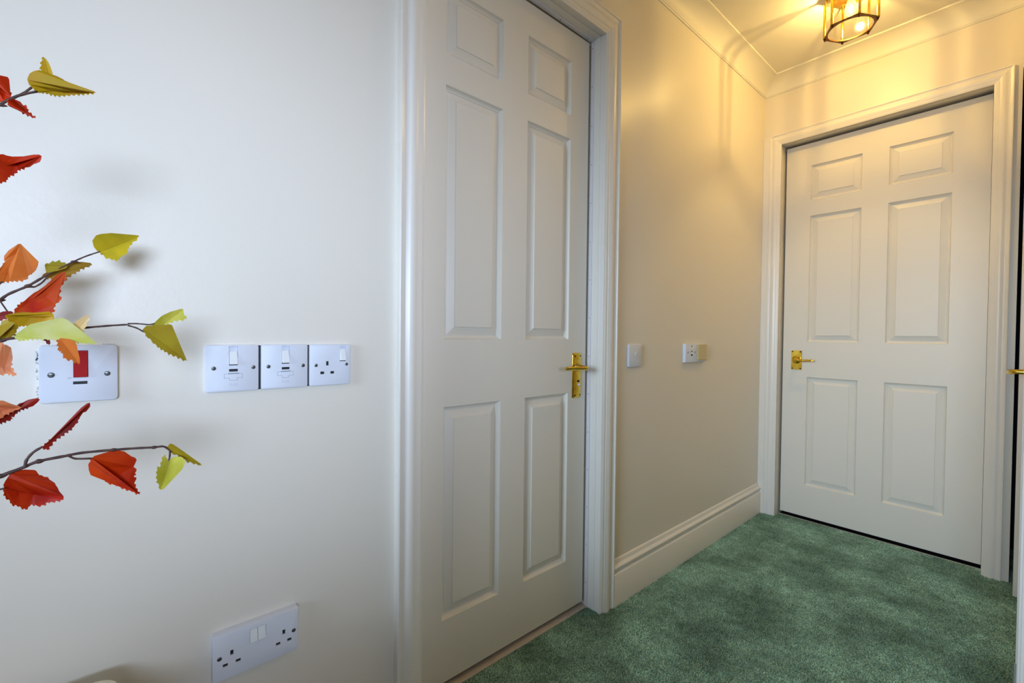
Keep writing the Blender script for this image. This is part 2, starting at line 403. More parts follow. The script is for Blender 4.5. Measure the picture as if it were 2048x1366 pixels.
# ------------------------------------------------------------ six panel moulded doors
def panel_door(name, s0, s1, z0, z1, cols, rows, place, depth0, th=0.036):
    """leaf face plane at n=depth0 (negative), rows/cols: list of (lo, hi)"""
    d = empty(name, (0, 0, 0), kind='structure')
    xs = sorted({s0, s1, *[v for c in cols for v in c]}); zs = sorted({z0, z1, *[v for r in rows for v in r]})
    bm = bmesh.new()
    def inpanel(i, j):
        cx = (xs[i]+xs[i+1])/2; cz = (zs[j]+zs[j+1])/2
        return any(c[0] < cx < c[1] for c in cols) and any(r[0] < cz < r[1] for r in rows)
    V = {}
    def vert(i, j, k):
        if (i, j, k) not in V: V[(i, j, k)] = bm.verts.new(place(xs[i], depth0-(th if k else 0), zs[j]))
        return V[(i, j, k)]
    ni, nj = len(xs)-1, len(zs)-1
    for i in range(ni):
        for j in range(nj):
            if inpanel(i, j): continue
            for k in (0, 1): bm.faces.new([vert(i, j, k), vert(i+1, j, k), vert(i+1, j+1, k), vert(i, j+1, k)])
            for (di, dj, e) in ((-1, 0, ((i, j), (i, j+1))), (1, 0, ((i+1, j), (i+1, j+1))), (0, -1, ((i, j), (i+1, j))), (0, 1, ((i, j+1), (i+1, j+1)))):
                a, b = i+di, j+dj
                if not (0 <= a < ni and 0 <= b < nj) or inpanel(a, b):
                    (p, q), (r, s) = e
                    bm.faces.new([vert(p, q, 0), vert(r, s, 0), vert(r, s, 1), vert(p, q, 1)])
    obj('leaf', bm, M['door'], d)
    for r in rows:
        for c in cols:
            # moulded recess rings: (inset, n offset)
            rings = [(0, 0), (0.0008, -0.0010), (0.003, -0.0062), (0.0065, -0.0098), (0.0095, -0.0112), (0.0105, -0.0132), (0.0125, -0.0132), (0.0130, -0.0120), (0.034, -0.0040), (0.0350, -0.0018), (0.0365, -0.0015)]
            pm = bmesh.new(); prev = None
            for ins, off in rings:
                a, b, lo, hi = c[0]+ins, c[1]-ins, r[0]+ins, r[1]-ins
                ring = [pm.verts.new(place(x, depth0+off, z)) for x, z in ((a, lo), (b, lo), (b, hi), (a, hi))]
                if prev:
                    for k in range(4): pm.faces.new((prev[k], prev[(k+1) % 4], ring[(k+1) % 4], ring[k]))
                prev = ring
            pm.faces.new(prev)
            bk = [pm.verts.new(place(x, depth0-th+.004, z)) for x, z in ((c[0], r[0]), (c[1], r[0]), (c[1], r[1]), (c[0], r[1]))]
            pm.faces.new(bk)
            obj('panel', pm, M['door'], d)
    return d
rows1 = [(0.196, 0.779), (0.962, 1.643), (1.723, 1.904)]
door1 = panel_door('door_1', 0.552, 1.2365, 0.023, 2.004, [(0.648, 0.847), (0.946, 1.146)], rows1, P1, -0.0588)
rows2 = [(0.189, 0.767), (0.953, 1.620), (1.703, 1.885)]
door2 = panel_door('door_2', 0.0935, 0.8605, 0.021, 2.003, [(0.208, 0.426), (0.528, 0.745)], rows2, P2, -0.0601)
door3 = empty('door_3', (0, 0, 0), kind='structure')
obj('leaf', B(WR+.004, 1.665, 0.01, WR+.044, 2.525, 2.01, .001), M['door'], door3)

# handles
def screws(par, place, pts, n0, r=.0034):
    for s, z in pts:
        bm = bmesh.new()
        c = place(s, n0, z); ax = 'x' if abs(place(0, 1, 0).x-place(0, 0, 0).x) > .5 else 'y'
        sg = 1 if ax == 'x' else -1
        lathe(bm, [(r, -0.0002*sg), (r, .0006*sg), (r*.6, .0010*sg)], c, ax, 12)
        obj('screw', bm, M['brass_hole'], par)
# handle of door 1: long bathroom style backplate with domed front
n0 = -0.0588
pl = bmesh.new()
hs0, hs1, hz0, hz1 = 1.1665, 1.2115, 0.758, 0.916
rows = []
cx = (hs0+hs1)/2; hw = (hs1-hs0)/2
def dome(t): return 0.0022 + 0.0048*math.sqrt(max(0, 1-abs(t)**2.6))
N = 12
zl = [(hz0, .80, 0.0), (hz0+.0025, .92, .5), (hz0+.006, 1, .85), (hz0+.010, 1, 1), (hz1-.010, 1, 1), (hz1-.006, 1, .85), (hz1-.0025, .92, .5), (hz1, .80, 0.0)]
for z, kx, kd in zl:
    rows.append([pl.verts.new((n0 + (dome(-1+2*i/N)-.002)*kd + .0012, cx+hw*kx*(-1+2*i/N), z)) for i in range(N+1)])
for j in range(len(rows)-1):
    for i in range(N): pl.faces.new((rows[j][i], rows[j][i+1], rows[j+1][i+1], rows[j+1][i]))
back = [[pl.verts.new((n0, v.co.y, v.co.z)) for v in r] for r in rows]
for j in range(len(rows)-1):
    pl.faces.new((rows[j][0], rows[j+1][0], back[j+1][0], back[j][0])); pl.faces.new((rows[j][N], back[j][N], back[j+1][N], rows[j+1][N]))
for i in range(N):
    pl.faces.new((rows[0][i], back[0][i], back[0][i+1], rows[0][i+1])); pl.faces.new((rows[-1][i], rows[-1][i+1], back[-1][i+1], back[-1][i]))
h1 = obj('door_handle', pl, M['brass'], door1, label='long brass lever handle plate with keyhole and release button', smooth=40)
bm = bmesh.new()
lathe(bm, [(.0155, 0), (.0155, .003), (.013, .0065), (.0105, .011), (.0098, .016)], (n0+.003, 1.190, 0.866), 'x', 24)
tube(bm, smooth_pts([(n0+.015, 1.190, .8655), (n0+.040, 1.190, .8655), (n0+.050, 1.186, .8655), (n0+.0545, 1.172, .8655), (n0+.054, 1.150, .866), (n0+.052, 1.115, .867), (n0+.049, 1.080, .8675)], 4),
     [(.008, .008)]*4+[(.0078, .0074)]*4+[(.0075, .0065)]*4+[(.0078, .0055)]*4+[(.0082, .0048)]*4+[(.0078, .0044)]*4+[(.0055, .0035)], 14)
obj('lever', bm, M['brass'], h1, smooth=50)
screws(h1, P1, [(1.177, .904), (1.202, .905), (1.177, .768), (1.202, .769)], n0+.0050)
bm = bmesh.new(); lathe(bm, [(.0042, 0), (.0042, .0006)], (n0+.0078, 1.193, .817), 'x', 14); obj('keyhole', bm, M['dark'], h1)
bm = bmesh.new(); lathe(bm, [(.0040, 0), (.0040, .003), (.0028, .0055)], (n0+.0070, 1.193, .805), 'x', 14); obj('release_button', bm, M['strip'], h1, label='pale round release button', smooth=40)
# handle of door 2: short square backplate
n2 = L+0.0601
bm = B(0.1345, n2-.0035, 0.8035, 0.1845, n2, 0.9065, .0012, 2)
h2 = obj('door_handle', bm, M['brass'], door2, label='short rectangular brass plate with lever')
bm = bmesh.new(); lathe(bm, [(.0215, 0), (.0215, -.002), (.0175, -.0035), (.0165, -.0055), (.0195, -.0065), (.018, -.009), (.010, -.011), (.009, -.030)], (.1595, n2-.0034, .857), 'y', 28)
tube(bm, smooth_pts([(.1595, n2-.030, .857), (.1595, n2-.045, .8565), (.1630, n2-.0515, .8565), (.175, n2-.054, .857), (.200, n2-.053, .8565), (.225, n2-.052, .8575), (.252, n2-.049, .858)], 4),
     [(.0085, .0085)]*4+[(.008, .0075)]*4+[(.0075, .0065)]*4+[(.0072, .005)]*4+[(.0065, .0042)]*4+[(.0058, .0035)]*4+[(.004, .0025)], 14)
obj('lever', bm, M['brass'], h2, smooth=50)
screws(h2, P2, [(.1405, .9000), (.1785, .9000), (.1405, .8100), (.1785, .8100)], -0.0601+.0034, .0038)
# handle of door 3 seen from the side
bm = B(WR-.001, 2.395, 0.80, WR+.006, 2.445, 0.915, .001, 1)
h3 = obj('door_handle', bm, M['brass'], door3)
bm = bmesh.new(); lathe(bm, [(.020, 0), (.020, -.004), (.012, -.008), (.009, -.012)], (WR, 2.42, .862), 'x', 20)
tube(bm, smooth_pts([(WR-.008, 2.42, .862), (WR-.040, 2.42, .862), (WR-.052, 2.414, .862), (WR-.058, 2.398, .861), (WR-.055, 2.37, .861), (WR-.050, 2.33, .862)], 4),
     [(.009, .009)]*4+[(.0085, .008)]*4+[(.008, .0065)]*4+[(.0078, .0058)]*4+[(.007, .005)]*4+[(.004, .003)], 14)
obj('lever', bm, M['brass'], h3, smooth=50)
# narrow architrave between door 3 and the end wall, and the casing nearer the camera with its hinge
ff = empty('trim_7', (0, 0, 0), kind='structure')
obj('architrave_leg', B(0.953, 2.545, 0, WR, 2.625, 2.06, .003, 2), M['gloss'], ff)
fc = empty('trim_8', (0, 0, 0), kind='structure')
bm = bmesh.new()
prof = [(0, 0), (.0075, 0), (.0085, .0015), (.0125, .0015), (.0135, .0), (.0165, .0), (.0175, .002), (.0192, .004), (.0165, .006), (.0165, .013), (.0185, .016), (.0190, .026), (.0165, .036), (.0140, .050), (.0120, .064), (0, .064)]
A0 = [bm.verts.new((WR-u, 1.300+v, 0)) for u, v in prof]; A1 = [bm.verts.new((WR-u, 1.300+v, 2.085)) for u, v in prof]
for i in range(len(prof)): bm.faces.new((A0[i], A0[(i+1) % len(prof)], A1[(i+1) % len(prof)], A1[i]))
bm.faces.new(A0); bm.faces.new(A1[::-1])
obj('architrave_leg', bm, M['gloss'], fc, smooth=30)
obj('lining', B(WR-.001, 1.306, 0, WR+.1, 1.34, 2.02, .001, 1), M['gloss'], fc)
bm = bmesh.new(); tube(bm, [(WR-.0197, 1.3015, .305), (WR-.0197, 1.3015, .350)], .0016, 10)
obj('hinge', bm, M['hinge'], fc, label='grey metal hinge knuckle', smooth=50)

# leaf outlines and twig paths in millimetres
LEAVES=[
["top","ochre",[[299.1,-66.6,1221.7],[299.3,-67.1,1222.6],[300.1,-68.5,1221.2],[300.5,-69.1,1224.1],[300.4,-70.4,1223.3],[300.7,-70.7,1224.8],[301.0,-71.0,1226.1],[301.0,-72.6,1225.7],[301.5,-72.5,1227.8],[301.8,-72.4,1229.2],[301.9,-73.6,1229.6],[302.3,-73.3,1231.5],[302.7,-71.9,1233.5],[303.2,-71.7,1236.2],[303.5,-69.7,1238.5],[303.5,-68.8,1238.5],[303.8,-67.8,1240.1],[302.6,-65.8,1240.2],[302.2,-64.9,1242.5],[300.9,-63.8,1242.3],[300.1,-63.2,1241.9],[299.3,-62.1,1243.6],[297.6,-60.7,1242.4],[296.8,-59.6,1243.9],[295.3,-58.2,1242.7],[294.7,-56.9,1244.6],[293.9,-56.3,1243.4],[292.8,-54.9,1242.8],[292.0,-52.6,1245.0],[291.0,-51.3,1242.8],[290.4,-50.3,1242.1],[290.4,-48.4,1244.1],[289.6,-46.4,1241.2],[289.9,-44.4,1242.9],[289.6,-43.5,1240.8],[289.5,-42.8,1239.9],[290.0,-41.4,1240.9],[289.9,-40.1,1238.4],[290.7,-38.5,1239.6],[290.6,-38.0,1237.7],[291.1,-36.8,1237.1],[292.1,-35.2,1238.6],[293.3,-32.5,1236.6],[294.5,-31.0,1237.9],[295.3,-29.6,1236.6],[295.9,-28.6,1236.0],[297.0,-27.4,1237.2],[298.3,-25.4,1235.4],[299.4,-24.2,1236.8],[300.0,-23.1,1235.5]],[[298.6,-65.8,1220.3],[297.3,-64.8,1222.9],[296.3,-63.2,1221.3],[295.1,-62.1,1223.8],[294.0,-60.4,1222.8],[293.0,-59.4,1224.7],[292.4,-57.7,1222.6],[291.4,-56.5,1225.4],[291.0,-54.9,1223.2],[290.1,-53.7,1225.9],[289.9,-52.8,1225.6],[289.7,-51.4,1224.6],[289.1,-50.4,1227.5],[289.1,-47.8,1226.6],[288.7,-46.8,1229.3],[289.1,-44.1,1228.6],[289.0,-43.1,1230.9],[290.0,-40.4,1230.1],[290.0,-39.3,1232.2],[290.6,-38.0,1232.0],[291.7,-36.5,1230.5],[291.7,-35.6,1233.3],[293.7,-32.8,1231.5],[293.8,-31.9,1234.2],[296.1,-29.1,1232.4],[296.3,-28.1,1235.1],[298.8,-25.3,1233.0],[299.1,-24.4,1235.8]],[[291.5,-57.8,1228.5],[288.0,-47.0,1233.1],[291.5,-35.3,1235.3]]],
["top","ochre",[[295.1,-60.0,1242.3],[295.4,-61.2,1243.3],[296.1,-63.3,1241.3],[296.3,-64.3,1243.7],[296.1,-64.1,1245.7],[296.6,-65.8,1246.2],[296.1,-64.7,1249.1],[295.8,-64.1,1250.9],[296.1,-65.4,1252.2],[295.3,-63.3,1256.4],[295.5,-64.3,1257.8],[295.0,-63.1,1260.1]],[[295.2,-58.8,1240.6],[295.7,-57.3,1242.9],[296.0,-56.1,1242.5],[296.2,-56.2,1245.7],[295.6,-58.3,1246.2],[295.5,-58.9,1248.3],[296.1,-57.7,1251.5],[295.7,-59.5,1253.1],[295.9,-59.2,1255.5],[295.4,-60.9,1256.3],[295.5,-61.0,1258.5],[295.0,-62.7,1258.5]],[[295.0,-60.8,1248.2],[295.0,-61.6,1252.1],[295.0,-62.3,1256.1]]],
["top","red",[[290.6,-86.7,1210.3],[290.2,-87.9,1209.9],[290.2,-88.7,1208.0],[289.6,-91.4,1207.5],[290.7,-92.1,1205.1],[289.2,-93.7,1205.4],[287.5,-95.0,1206.5],[287.9,-96.3,1204.5],[284.4,-98.9,1207.8],[284.6,-100.2,1206.2],[283.6,-101.5,1207.8],[283.1,-101.2,1209.4],[283.1,-102.4,1210.3],[282.4,-101.3,1213.8],[283.2,-102.4,1214.4],[283.1,-101.2,1217.8],[284.6,-102.0,1218.1],[284.9,-100.9,1221.3],[287.6,-102.0,1221.0],[287.5,-100.5,1224.5],[289.8,-101.1,1224.6],[290.0,-100.4,1226.4]],[[291.1,-85.2,1211.6],[291.1,-86.3,1213.1],[291.1,-85.8,1214.4],[289.7,-85.7,1217.2],[287.4,-87.4,1218.4],[285.1,-87.8,1223.1],[283.5,-89.3,1224.0],[282.9,-89.5,1225.9],[283.5,-88.1,1228.0],[282.9,-89.0,1230.2],[283.3,-88.2,1232.1],[283.9,-89.1,1234.1],[283.9,-90.9,1232.8],[285.1,-91.8,1233.5],[286.7,-93.9,1232.3],[288.5,-95.2,1231.9],[287.2,-96.2,1230.1],[290.4,-98.4,1228.9],[288.9,-99.4,1227.1]],[[282.9,-92.8,1216.4],[280.0,-96.1,1221.7],[282.9,-98.6,1224.8]]],
["top","red",[[310.1,-85.7,1202.2],[310.0,-84.0,1202.4],[309.8,-82.5,1204.6],[306.8,-80.9,1205.2],[304.5,-80.0,1204.6],[303.1,-78.4,1205.6],[301.4,-77.4,1204.1],[300.7,-76.5,1203.3],[300.8,-74.7,1204.7],[300.9,-73.9,1202.5],[300.9,-74.0,1201.1],[301.6,-72.7,1200.3],[301.6,-73.2,1198.4],[302.4,-72.5,1196.9],[303.8,-70.8,1197.1],[306.5,-69.5,1192.9],[308.5,-67.5,1193.3],[310.0,-67.1,1190.3]],[[310.5,-86.8,1200.1],[310.5,-85.6,1199.0],[310.7,-86.0,1197.4],[309.0,-85.2,1196.6],[307.4,-84.0,1198.3],[303.9,-82.5,1197.4],[302.7,-81.2,1198.7],[301.6,-80.4,1198.3],[301.0,-79.7,1196.9],[300.4,-78.3,1197.8],[301.0,-77.0,1194.2],[301.1,-75.3,1195.7],[302.0,-74.4,1194.4],[303.6,-73.3,1192.1],[304.0,-71.9,1193.7],[307.6,-69.6,1190.4],[308.3,-68.2,1191.6]],[[302.9,-80.7,1201.5],[300.0,-76.8,1199.6],[302.9,-72.2,1195.6]]],
["second","red",[[269.3,-104.0,1151.1],[267.7,-102.9,1152.3],[266.9,-102.5,1155.2],[263.3,-99.9,1157.0],[262.6,-99.4,1159.6],[261.0,-97.9,1160.5],[260.2,-97.2,1160.0],[259.3,-96.0,1161.7],[258.0,-94.4,1159.7],[257.4,-93.2,1161.2],[256.8,-92.3,1160.0],[256.4,-91.2,1159.7],[256.2,-90.0,1161.7],[255.7,-87.6,1160.2],[256.1,-86.3,1161.6],[256.1,-84.9,1160.8],[256.7,-83.1,1161.1],[257.9,-81.7,1163.6],[258.9,-79.4,1162.8],[259.6,-78.3,1162.6],[261.0,-77.3,1165.0],[262.5,-74.7,1163.3],[264.1,-73.8,1165.7],[264.9,-72.3,1164.1],[266.4,-70.6,1163.7],[268.6,-69.0,1165.8],[270.1,-67.0,1164.4]],[[270.1,-104.4,1149.1],[269.1,-103.7,1148.3],[270.7,-104.6,1144.6],[269.4,-103.7,1144.0],[270.2,-105.1,1140.4],[269.9,-103.6,1139.5],[270.5,-104.7,1136.1],[270.8,-103.5,1135.1],[271.2,-104.4,1131.7],[271.5,-103.4,1130.6],[271.7,-103.7,1129.1],[272.0,-102.6,1127.6],[271.2,-101.3,1129.4],[269.4,-99.3,1127.9],[267.5,-98.3,1129.6],[266.7,-97.3,1129.2],[265.4,-96.1,1129.4],[264.3,-95.9,1131.7],[262.3,-93.6,1132.0],[261.4,-93.5,1134.9],[260.6,-92.6,1135.4],[259.8,-92.7,1138.4],[259.1,-91.3,1138.3],[258.3,-91.1,1140.9],[257.5,-88.5,1141.0],[256.9,-88.5,1144.0],[256.7,-87.4,1144.5],[256.6,-86.0,1145.3],[256.3,-86.4,1147.5],[256.2,-85.6,1148.5],[256.6,-84.1,1147.6],[256.5,-83.7,1150.3],[257.6,-81.0,1149.3],[257.7,-80.7,1152.1],[258.3,-79.6,1152.2],[260.0,-77.0,1152.8],[260.9,-75.9,1155.4],[262.7,-73.9,1156.2],[264.2,-72.3,1156.5],[264.7,-71.9,1158.4],[268.1,-68.5,1158.2],[268.2,-68.6,1161.0],[269.5,-67.3,1161.4]],[[259.4,-96.5,1148.5],[255.0,-87.8,1155.5],[259.4,-77.7,1160.6]]],
["third","yellow",[[100.0,-26.6,1089.9],[100.7,-27.6,1091.2],[100.7,-29.4,1090.1],[101.6,-30.5,1092.0],[102.5,-30.8,1094.3],[103.3,-32.8,1095.2],[104.4,-32.8,1098.2],[105.2,-32.1,1100.9],[106.5,-34.2,1103.2],[107.2,-32.3,1106.5],[107.2,-30.6,1107.7],[108.3,-30.3,1110.9],[108.0,-27.8,1111.8],[107.5,-26.3,1111.5],[108.0,-24.9,1113.9],[106.7,-21.5,1112.4],[107.1,-20.1,1114.6],[106.4,-18.2,1113.7],[105.8,-16.2,1113.5],[106.6,-14.2,1117.0],[105.3,-11.7,1114.9],[104.6,-9.7,1114.2],[104.8,-7.4,1116.5],[103.7,-5.1,1114.6],[103.2,-3.5,1114.2],[103.6,-1.9,1116.5],[102.2,1.6,1114.9],[102.6,3.1,1116.9],[101.8,5.1,1116.0],[101.3,6.9,1115.7],[101.7,8.7,1117.9],[100.4,12.8,1116.9],[100.8,14.6,1119.2],[100.0,16.9,1118.3]],[[101.6,-26.0,1085.3],[102.2,-22.9,1085.3],[103.4,-21.6,1082.4],[104.7,-19.7,1079.4],[104.7,-17.0,1081.2],[105.6,-15.1,1079.7],[106.4,-13.5,1078.2],[106.0,-12.0,1080.3],[107.7,-9.0,1076.7],[107.0,-7.4,1080.1],[107.5,-6.0,1079.4],[106.2,-5.2,1084.1],[106.6,-3.1,1084.0],[105.8,-2.5,1086.9],[106.6,1.3,1086.9],[105.6,1.7,1090.3],[105.8,3.3,1090.8],[104.0,3.3,1096.6],[103.8,5.2,1098.3],[102.9,5.0,1101.2],[102.7,6.4,1102.8],[102.6,8.6,1104.3],[101.6,8.6,1107.5],[101.5,10.2,1109.1],[101.6,13.9,1111.0],[100.3,14.4,1115.8]],[[100.0,-16.0,1096.8],[100.0,-5.3,1103.8],[100.0,5.7,1111.0]]],
["third","green",[[115.0,-58.3,1064.5],[115.2,-59.9,1065.4],[115.9,-60.2,1068.5],[116.0,-62.6,1068.7],[116.0,-64.5,1068.4],[116.7,-65.8,1071.6],[116.3,-68.4,1069.4],[116.0,-70.2,1068.2],[116.4,-72.1,1069.8],[115.9,-74.1,1067.4],[115.5,-75.8,1065.5],[115.6,-78.1,1066.0],[115.0,-79.9,1063.2]],[[115.7,-59.9,1061.0],[115.4,-62.4,1062.7],[115.7,-64.1,1060.9],[116.5,-66.4,1057.3],[116.0,-69.1,1059.2],[116.4,-71.3,1057.5],[116.8,-72.3,1055.4],[116.5,-73.8,1056.7],[117.3,-75.8,1053.2],[116.9,-77.3,1054.8],[117.1,-78.3,1053.6],[116.6,-78.4,1056.2],[116.3,-76.9,1057.3],[115.9,-76.7,1059.4],[115.8,-78.7,1059.5],[115.2,-78.6,1062.5]],[[115.0,-63.8,1064.2],[115.0,-69.2,1063.9],[115.0,-74.6,1063.5]]],
["third","amber",[[105.1,-83.8,1047.7],[105.1,-82.4,1048.6],[105.8,-82.2,1051.6],[105.7,-78.7,1052.7],[106.2,-78.3,1055.2],[106.2,-76.5,1055.9],[106.1,-75.1,1056.0],[106.5,-74.4,1058.5],[106.1,-71.3,1058.1],[106.6,-70.5,1060.6],[106.2,-67.4,1060.3],[106.7,-66.6,1062.7],[106.4,-64.8,1062.3],[106.3,-63.4,1062.6],[106.9,-62.7,1065.1],[106.5,-59.4,1065.2],[107.2,-58.9,1068.6],[106.7,-55.4,1067.9],[107.2,-54.7,1070.3],[107.0,-52.8,1070.2],[106.7,-51.4,1069.5],[106.9,-49.9,1071.3],[106.2,-46.9,1069.4],[106.7,-45.2,1072.4],[106.0,-43.7,1069.9],[105.7,-42.3,1069.2],[106.1,-40.6,1071.6],[105.2,-37.7,1068.9],[105.7,-35.9,1072.0],[105.0,-34.4,1069.3]],[[105.5,-82.3,1046.0],[105.2,-80.8,1048.0],[106.2,-78.0,1044.6],[105.7,-76.5,1047.6],[106.0,-75.1,1046.8],[106.7,-73.8,1044.1],[106.2,-72.3,1046.9],[107.2,-69.8,1043.4],[106.7,-68.3,1046.2],[107.0,-67.0,1045.3],[107.7,-67.1,1042.0],[108.2,-65.1,1040.7],[108.7,-64.7,1038.1],[108.6,-62.7,1039.9],[107.9,-62.6,1043.0],[107.7,-61.1,1044.8],[107.6,-59.1,1046.0],[106.9,-60.0,1048.8],[106.7,-58.9,1050.3],[107.0,-55.9,1050.1],[106.3,-55.0,1054.1],[106.3,-52.9,1055.1],[106.6,-50.6,1054.6],[105.8,-50.6,1058.2],[106.1,-46.8,1058.6],[105.4,-46.8,1062.0],[105.4,-45.3,1062.7],[105.8,-42.6,1061.6],[105.1,-41.8,1065.5],[105.5,-37.4,1065.6],[105.1,-36.3,1068.8]],[[105.0,-71.4,1053.0],[105.0,-59.4,1058.3],[105.0,-47.0,1063.7]]],
["third","red_orange",[[130.2,-105.0,998.5],[129.8,-104.2,1000.5],[130.6,-105.3,1003.2],[129.3,-103.7,1005.3],[128.6,-102.7,1006.1],[128.8,-103.1,1009.1],[126.8,-100.3,1009.7],[126.9,-100.6,1012.6],[125.8,-98.9,1012.6],[124.5,-97.0,1010.8],[123.8,-95.7,1012.2],[124.1,-96.0,1015.6],[122.3,-92.5,1017.9],[122.7,-92.6,1021.1],[121.8,-90.5,1022.2],[121.4,-89.3,1022.5],[121.7,-89.0,1025.6],[120.6,-85.9,1025.3],[121.1,-85.6,1028.4],[120.5,-83.7,1027.7],[120.4,-82.4,1028.4],[121.0,-82.1,1031.1],[120.8,-78.9,1032.2],[121.8,-78.9,1035.6],[121.5,-76.6,1035.2],[121.8,-75.4,1036.3],[122.9,-76.0,1039.6],[123.5,-72.4,1041.0],[124.4,-72.4,1043.5],[124.9,-70.6,1044.5],[125.3,-69.2,1045.1],[126.7,-69.1,1048.5],[127.0,-65.5,1048.3],[128.5,-65.4,1051.7],[128.9,-61.8,1051.5],[130.3,-61.5,1054.6],[130.2,-59.4,1054.2]],[[130.7,-103.6,996.2],[129.5,-102.5,998.9],[129.8,-99.9,997.2],[128.9,-98.9,998.8],[129.8,-96.2,995.7],[128.4,-95.1,998.6],[128.5,-93.9,998.0],[128.8,-92.2,996.7],[128.0,-90.7,998.1],[128.7,-87.5,995.8],[127.9,-86.0,997.5],[128.1,-84.5,996.7],[128.7,-82.4,994.9],[127.5,-81.4,998.3],[128.2,-77.8,996.6],[127.4,-76.7,999.6],[128.2,-73.0,998.2],[127.7,-71.9,1001.0],[128.1,-70.3,1000.9],[127.9,-69.0,1003.4],[127.1,-70.9,1005.0],[126.8,-70.6,1007.0],[127.0,-68.8,1008.7],[126.5,-69.1,1011.5],[126.7,-67.8,1013.2],[127.4,-65.7,1013.9],[127.3,-65.2,1016.6],[127.9,-63.7,1017.4],[128.0,-63.0,1021.2],[126.8,-65.4,1022.7],[126.6,-65.6,1025.5],[127.6,-63.2,1029.0],[126.6,-65.0,1032.6],[127.0,-64.1,1035.8],[128.3,-61.9,1037.8],[128.3,-61.8,1041.0],[129.3,-60.3,1043.0],[130.4,-58.4,1045.0],[129.2,-60.4,1046.9],[130.3,-58.9,1050.7],[129.6,-60.0,1052.5]],[[122.9,-94.3,1012.0],[120.0,-83.4,1025.7],[122.9,-71.7,1039.5]]],
["third","orange",[[140.0,-113.7,1036.2],[140.2,-114.8,1035.4],[140.0,-115.0,1033.0],[140.5,-117.6,1031.5],[140.2,-117.4,1028.5],[140.7,-119.3,1028.6],[141.0,-120.1,1031.2],[141.6,-122.5,1031.7],[142.0,-122.7,1035.6],[141.8,-121.7,1036.8],[142.2,-122.2,1039.8],[141.0,-119.3,1041.4],[139.9,-119.9,1044.3],[137.4,-117.3,1046.3],[136.5,-118.1,1049.4],[135.2,-116.2,1050.0],[134.3,-115.4,1051.4],[133.8,-115.9,1053.8],[132.2,-113.8,1056.6],[132.1,-114.6,1059.2],[131.5,-112.9,1060.3],[131.3,-112.3,1061.9],[131.6,-113.4,1063.7],[131.6,-111.6,1067.2],[132.2,-113.1,1069.1],[132.4,-111.4,1070.8],[132.8,-109.7,1072.4],[134.3,-109.2,1076.0],[134.8,-106.6,1076.9],[135.4,-105.0,1077.7],[137.1,-104.5,1080.6],[138.2,-100.8,1081.8],[140.1,-100.2,1084.6],[140.1,-98.1,1084.9]],[[140.5,-112.2,1034.3],[139.3,-111.4,1037.2],[140.3,-108.7,1034.8],[138.4,-107.9,1037.8],[138.8,-105.3,1036.6],[137.7,-104.4,1038.4],[137.7,-103.2,1038.0],[138.2,-101.4,1036.7],[136.8,-100.5,1039.4],[137.4,-97.2,1037.6],[136.0,-96.3,1040.6],[136.1,-94.9,1040.4],[135.4,-92.6,1042.3],[134.5,-92.6,1045.8],[134.3,-91.0,1047.8],[134.5,-89.3,1048.0],[134.4,-88.9,1050.4],[134.7,-87.6,1051.0],[135.4,-85.8,1053.6],[135.3,-87.0,1056.5],[136.1,-86.1,1058.8],[137.4,-83.7,1060.0],[138.1,-84.4,1063.1],[139.3,-83.0,1064.7],[138.7,-85.1,1065.8],[137.2,-86.4,1063.3],[136.6,-88.0,1063.5],[137.3,-88.4,1066.2],[136.1,-90.6,1065.4],[136.2,-91.4,1067.0],[137.3,-90.8,1069.3],[137.2,-92.1,1070.7],[138.1,-91.8,1072.5],[136.7,-95.3,1073.3],[137.9,-95.0,1075.7],[137.6,-96.4,1076.8],[138.5,-96.4,1078.7],[137.8,-99.0,1080.3]],[[132.9,-110.8,1048.9],[130.0,-107.3,1061.1],[132.9,-102.9,1072.8]]],
["fourth","maroon",[[170.3,-116.4,994.1],[170.2,-114.8,994.3],[170.5,-113.5,996.4],[170.3,-111.6,996.1],[170.3,-109.9,996.4],[170.6,-108.8,999.2],[170.4,-106.7,998.5],[170.2,-104.8,997.8],[170.4,-102.8,999.7],[170.0,-100.6,998.0]],[[170.0,-117.9,991.7],[170.4,-116.0,989.9],[170.7,-116.4,987.8],[171.0,-114.5,986.3],[170.8,-113.1,988.4],[170.9,-111.5,987.9],[171.1,-109.8,987.6],[170.8,-109.2,989.9],[171.0,-106.2,989.7],[170.6,-105.6,992.2],[170.7,-104.2,992.4],[170.7,-101.9,993.1],[170.1,-102.0,996.6]],[[170.0,-112.5,993.7],[170.0,-108.6,995.2],[170.0,-104.6,996.6]]],
